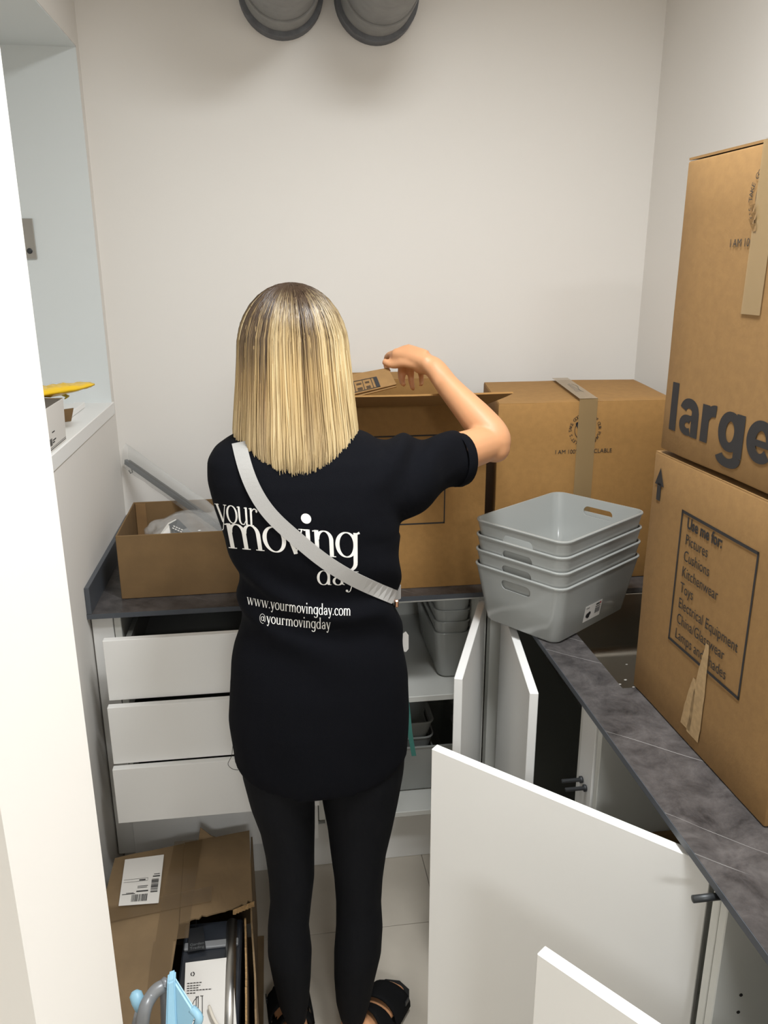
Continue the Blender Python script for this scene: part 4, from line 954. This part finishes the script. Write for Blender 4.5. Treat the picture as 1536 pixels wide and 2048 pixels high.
# --- sandals
for side in (0, 1):
    heel, fd, fs = feet[side]
    b = BM(); out = []
    prof = [(-.026, .0), (-.022, .020), (0, .033), (.055, .035), (.11, .041), (.155, .047), (.195, .046), (.222, .033), (.234, .0)]
    pts = [(d_, w_) for d_, w_ in prof] + [(d_, -w_) for d_, w_ in prof[::-1][1:-1]]
    rings = [[heel + fd * d_ * k + fs * w_ * k + Vector((0, 0, z)) for d_, w_ in pts] for z, k in ((.0005, .97), (.004, 1.0), (.024, 1.0), (.028, .98))]
    loft(b, rings); sd_ = obj('sandal', b, M['sole'], P, False, 'black slip-on sandal')
    for d0, d1, hh in ((.050, .102, .112), (.112, .186, .084)):
        b = BM(); rows = []
        for i in range(9):
            f = i / 8; dist = d0 + (d1 - d0) * f; hw = .046 + (.008 if dist > .1 else 0); top = hh - .05 * max(0, f - .1) * (1 if d0 < .1 else .55)
            row = [heel + fd * (dist + .006 * math.sin(a)) + fs * (hw * math.cos(a)) + Vector((0, 0, .016 + (top - .016) * math.sin(a) ** .8)) for a in [PI * k / 14 for k in range(15)]]
            rows.append(row)
        loft(b, rows, False, False, closed=False); so = obj('strap', b, M['suede'], sd_, True)
        m = so.modifiers.new('s', 'SOLIDIFY'); m.thickness = .004
    b = BM(); bx(b, -.009, .009, -.007, .007, 0, .003, bev=.001)
    c = heel + fd * .165 + fs * (.053 * (1 if side else -1)) + Vector((0, 0, .052))
    for v in b.verts: v.co = c + fd * v.co.x + Vector((0, 0, 1)) * v.co.y + fs * v.co.z * (1 if side else -1)
    obj('buckle', b, M['darkmetal'], sd_)
# --- hair: a long blunt bob of strands over an inner shell
rnd = random.Random(12)
HX = HC.x; CR = Vector((HC.x + .004, HC.y - .004, 0))
def hair_pt(phi, s, k=1.0, jit=0.0, endz=1.388):
    """phi: 0 = back, + = her right side; s 0..1 from parting to tips"""
    dirx, diry = math.sin(phi), -math.cos(phi)
    dome = .37
    ztop, zeq = 1.724, 1.598
    if s < dome:
        th = s / dome * PI / 2; q_ = math.sin(th); rx = .104 * q_; ry = .116 * q_; z = zeq + (ztop - zeq) * math.cos(th)
    else:
        f = (s - dome) / (1 - dome); rx = .104 + .020 * f ** 1.1 - .006 * max(0, f - .85) / .15; ry = .116 + .026 * f - .004 * max(0, f - .85) / .15; z = zeq + (endz - zeq) * f
    k2 = k * (1 + jit)
    return Vector((CR.x + dirx * rx * k2, CR.y + diry * ry * k2, z - (0 if s < dome else 0)))
b = BM(); cl = b.loops.layers.float_color.new('Col')
DARK, MID, BLD, PALE = lin(60, 45, 33), lin(134, 105, 70), lin(194, 166, 116), lin(232, 214, 172)
def mixc(a, c, t): t = max(0, min(1, t)); return tuple(x + (y - x) * t for x, y in zip(a, c))
# inner shell
NS, NP = 14, 48; grid = []
for i in range(NS + 1):
    s = max(.004, i / NS); grid.append([b.verts.new(hair_pt(-2.35 + 4.7 * j / NP, s, .93, 0, 1.394)) for j in range(NP + 1)])
for i in range(NS):
    for j in range(NP):
        f = b.faces.new((grid[i][j], grid[i][j + 1], grid[i + 1][j + 1], grid[i + 1][j]))
        for l in f.loops: l[cl] = mixc(DARK, mixc(MID, BLD, .4), i / NS * 1.3)
NSTR = 2900
for q in range(NSTR):
    phi = -2.3 + 4.6 * (q + rnd.random()) / NSTR
    c1 = int((phi + 3) * 6 + .6 * math.sin(phi * 5)); c2 = int((phi + 3) * 23 + 2.5 * rnd.random()); r1, r2 = random.Random(c1 * 7 + 1), random.Random(c2 * 13 + 5)
    cl1, cl2 = r1.random() - .5, r2.random() - .5; cphi = (c2 - .6 + .6) / 23 - 3 + .03 * cl2
    tone = .22 * r1.random() + .43 * r2.random() + .35 * rnd.random() + .12 * math.sin(phi) - .05 * math.cos(phi); layer = rnd.random()  # tone rises towards her right: the lit side is painted into the strands
    endz = 1.384 + .014 * rnd.random() + .012 * cl2 + .008 * cl1 + .016 * abs(math.sin(phi)) ** 2
    k = .945 + .075 * layer; s0 = .005 + (.10 * rnd.random() if layer < .8 else .0); s1 = 1.0 if layer < .95 else .55 + .4 * rnd.random()
    n = 13; pts = []; wob, wob2, wf = rnd.uniform(-1, 1), rnd.uniform(0, 6), rnd.uniform(2, 5)
    for i in range(n + 1):
        f = i / n; s = s0 + (s1 - s0) * f
        ph = phi + (cphi - phi) * .45 * min(1, s * 1.1) + .030 * wob * math.sin(wf * s + wob2) * s + .035 * cl1 * math.sin(3 * s + cl2 * 6)
        pts.append(hair_pt(ph, s, k, .050 * cl2 * s * (1 - .3 * s) + .035 * cl1 * s + .008 * math.sin(6 * s + wob2), endz))
    r = rnd.uniform(.0006, .0012)
    vs = tube(b, pts, [r * (.6 + .7 * min(1, i / 3)) * (1 if i < n - 1 else (.8 if i < n else .3)) for i in range(n + 1)], 4, cap=False)
    root = .10 + .34 * max(0, .62 - tone) * (1.6 if rnd.random() < .6 else .8) + .06 * rnd.random()
    for i in range(n + 1):
        s = s0 + (s1 - s0) * i / n; base = mixc(MID, BLD, tone * 1.7) if tone < .55 else mixc(BLD, PALE, (tone - .55) * 2.6)
        base = mixc(base, PALE, .38 * max(0, (s - .55) / .45)); colr = mixc(DARK, base, (s - root * .75) / .30)
        for k4 in range(4):
            for l in vs[i][k4].link_loops: l[cl] = colr
hair = obj('hair', b, M['hair'], P, True, 'shoulder-length blonde bob with darker roots')

# ================================================================ CROSSBODY BAG
t = thing('crossbody_bag', 'grey webbing strap of a crossbody bag running over her back', 'bag')
line = spline([(p[0], p[1], 0) for p in ((478, 885), (487, 925), (502, 968), (525, 1010), (556, 1046), (600, 1083), (640, 1117), (690, 1150), (740, 1174), (788, 1194))], 5)
L, R_ = [], []
wpx = 14.5
for i, p in enumerate(line):
    a = line[max(i - 1, 0)]; c = line[min(i + 1, len(line) - 1)]; d = (c - a).normalized(); nrm = Vector((-d.y, d.x, 0))
    def sp_(s):
        for kx in (s, s * .8, s * .5, 0):
            h = on_shirt(p.x + nrm.x * kx * wpx, p.y + nrm.y * kx * wpx, .006)
            if h is not None: return h
        return None
    l, r = sp_(1), sp_(-1)
    if l is not None and r is not None: L.append(l); R_.append(r)
for _ in range(10):
    L = [L[0]] + [(L[i - 1] + L[i] * 2 + L[i + 1]) / 4 for i in range(1, len(L) - 1)] + [L[-1]]; R_ = [R_[0]] + [(R_[i - 1] + R_[i] * 2 + R_[i + 1]) / 4 for i in range(1, len(R_) - 1)] + [R_[-1]]
def lift(p):
    d_ = (p - CAM); dist = d_.length; d_.normalize(); h = shirt_bvh.ray_cast(CAM, d_)
    return CAM + d_ * (h[3] - .0035) if h[0] is not None and h[3] - .0035 < dist else p
L = [lift(p) for p in L]; R_ = [lift(p) for p in R_]
b = BM(); vl = [b.verts.new(p) for p in L]; vr = [b.verts.new(p) for p in R_]
for i in range(len(vl) - 1): b.faces.new((vl[i], vl[i + 1], vr[i + 1], vr[i]))
# front half of the strap: over the left shoulder and down to the pouch
def cont(Ls, Rs, pts):
    pl, pr = Ls, Rs
    for p, hw in pts:
        p = Vector(p); a, c = b.verts.new(p - hw), b.verts.new(p + hw); b.faces.new((pl, a, c, pr)); pl, pr = a, c
hwz = Vector((0, 0, .015))
cont(vr[-1], vl[-1], [((.238, 1.505, 1.118), hwz), ((.232, 1.565, 1.105), hwz), ((.20, 1.63, 1.07), hwz)])
so = obj('strap', b, M['strap'], t); m = so.modifiers.new('s', 'SOLIDIFY'); m.thickness = .0018; m.offset = 0
b = BM(); tube(b, spline([(-.02, 1.475, 1.445), (-.03, 1.54, 1.462), (-.035, 1.60, 1.43), (0.0, 1.648, 1.32), (.06, 1.652, 1.18), (.10, 1.655, 1.10)], 5), .009, 8, flat=.25); obj('front_strap', b, M['strap'], t, True)
b = BM(); bx(b, .06, .235, 1.640, 1.690, .945, 1.085, bev=.012, seg=3); obj('pouch', b, M['shirt'], t, True)
b = BM(); c = fx(793, 1207, 1.47); bx(b, c.x - .004, c.x + .004, c.y - .004, c.y + .004, c.z - .008, c.z + .008, bev=.002); obj('strap_buckle', b, mat('rose_gold', lin(220, 170, 140), .25, metal=1), t)
WC = [fx(803, 1270, 1.64), fx(811, 1264, 1.64), fx(817, 1272, 1.64), fx(817, 1298, 1.64), fx(812, 1304, 1.64), fx(790, 1300, 1.64), fx(780, 1270, 1.64)]
b = BM(); loft(b, [[p for p in WC], [p + Vector((.001, .004, 0)) for p in WC]]); obj('white_tag', b, M['paper'], t, label='white rounded tag')
rb = spline([fx(812, 1395, 1.62), fx(816, 1425, 1.62), fx(820, 1465, 1.62), fx(828, 1512, 1.62)], 4)
b = BM(); rows = [[p + Vector((-.0055, 0, 0)), p + Vector((.0055, 0, 0)), p + Vector((.0055, .0012, 0)), p + Vector((-.0055, .0012, 0))] for p in [Vector((.225, 1.64, .96))] + rb]; loft(b, rows); obj('teal_lanyard', b, M['teal'], t, label='teal ribbon hanging down')
# loose thread on the shirt
b = BM(); tube(b, spline([fx(466, 1490, 1.50), fx(463, 1512, 1.49), fx(456, 1528, 1.485), fx(465, 1538, 1.485), fx(477, 1540, 1.485)], 5), .0006, 5); obj('loose_thread', b, M['ink'], shirt)
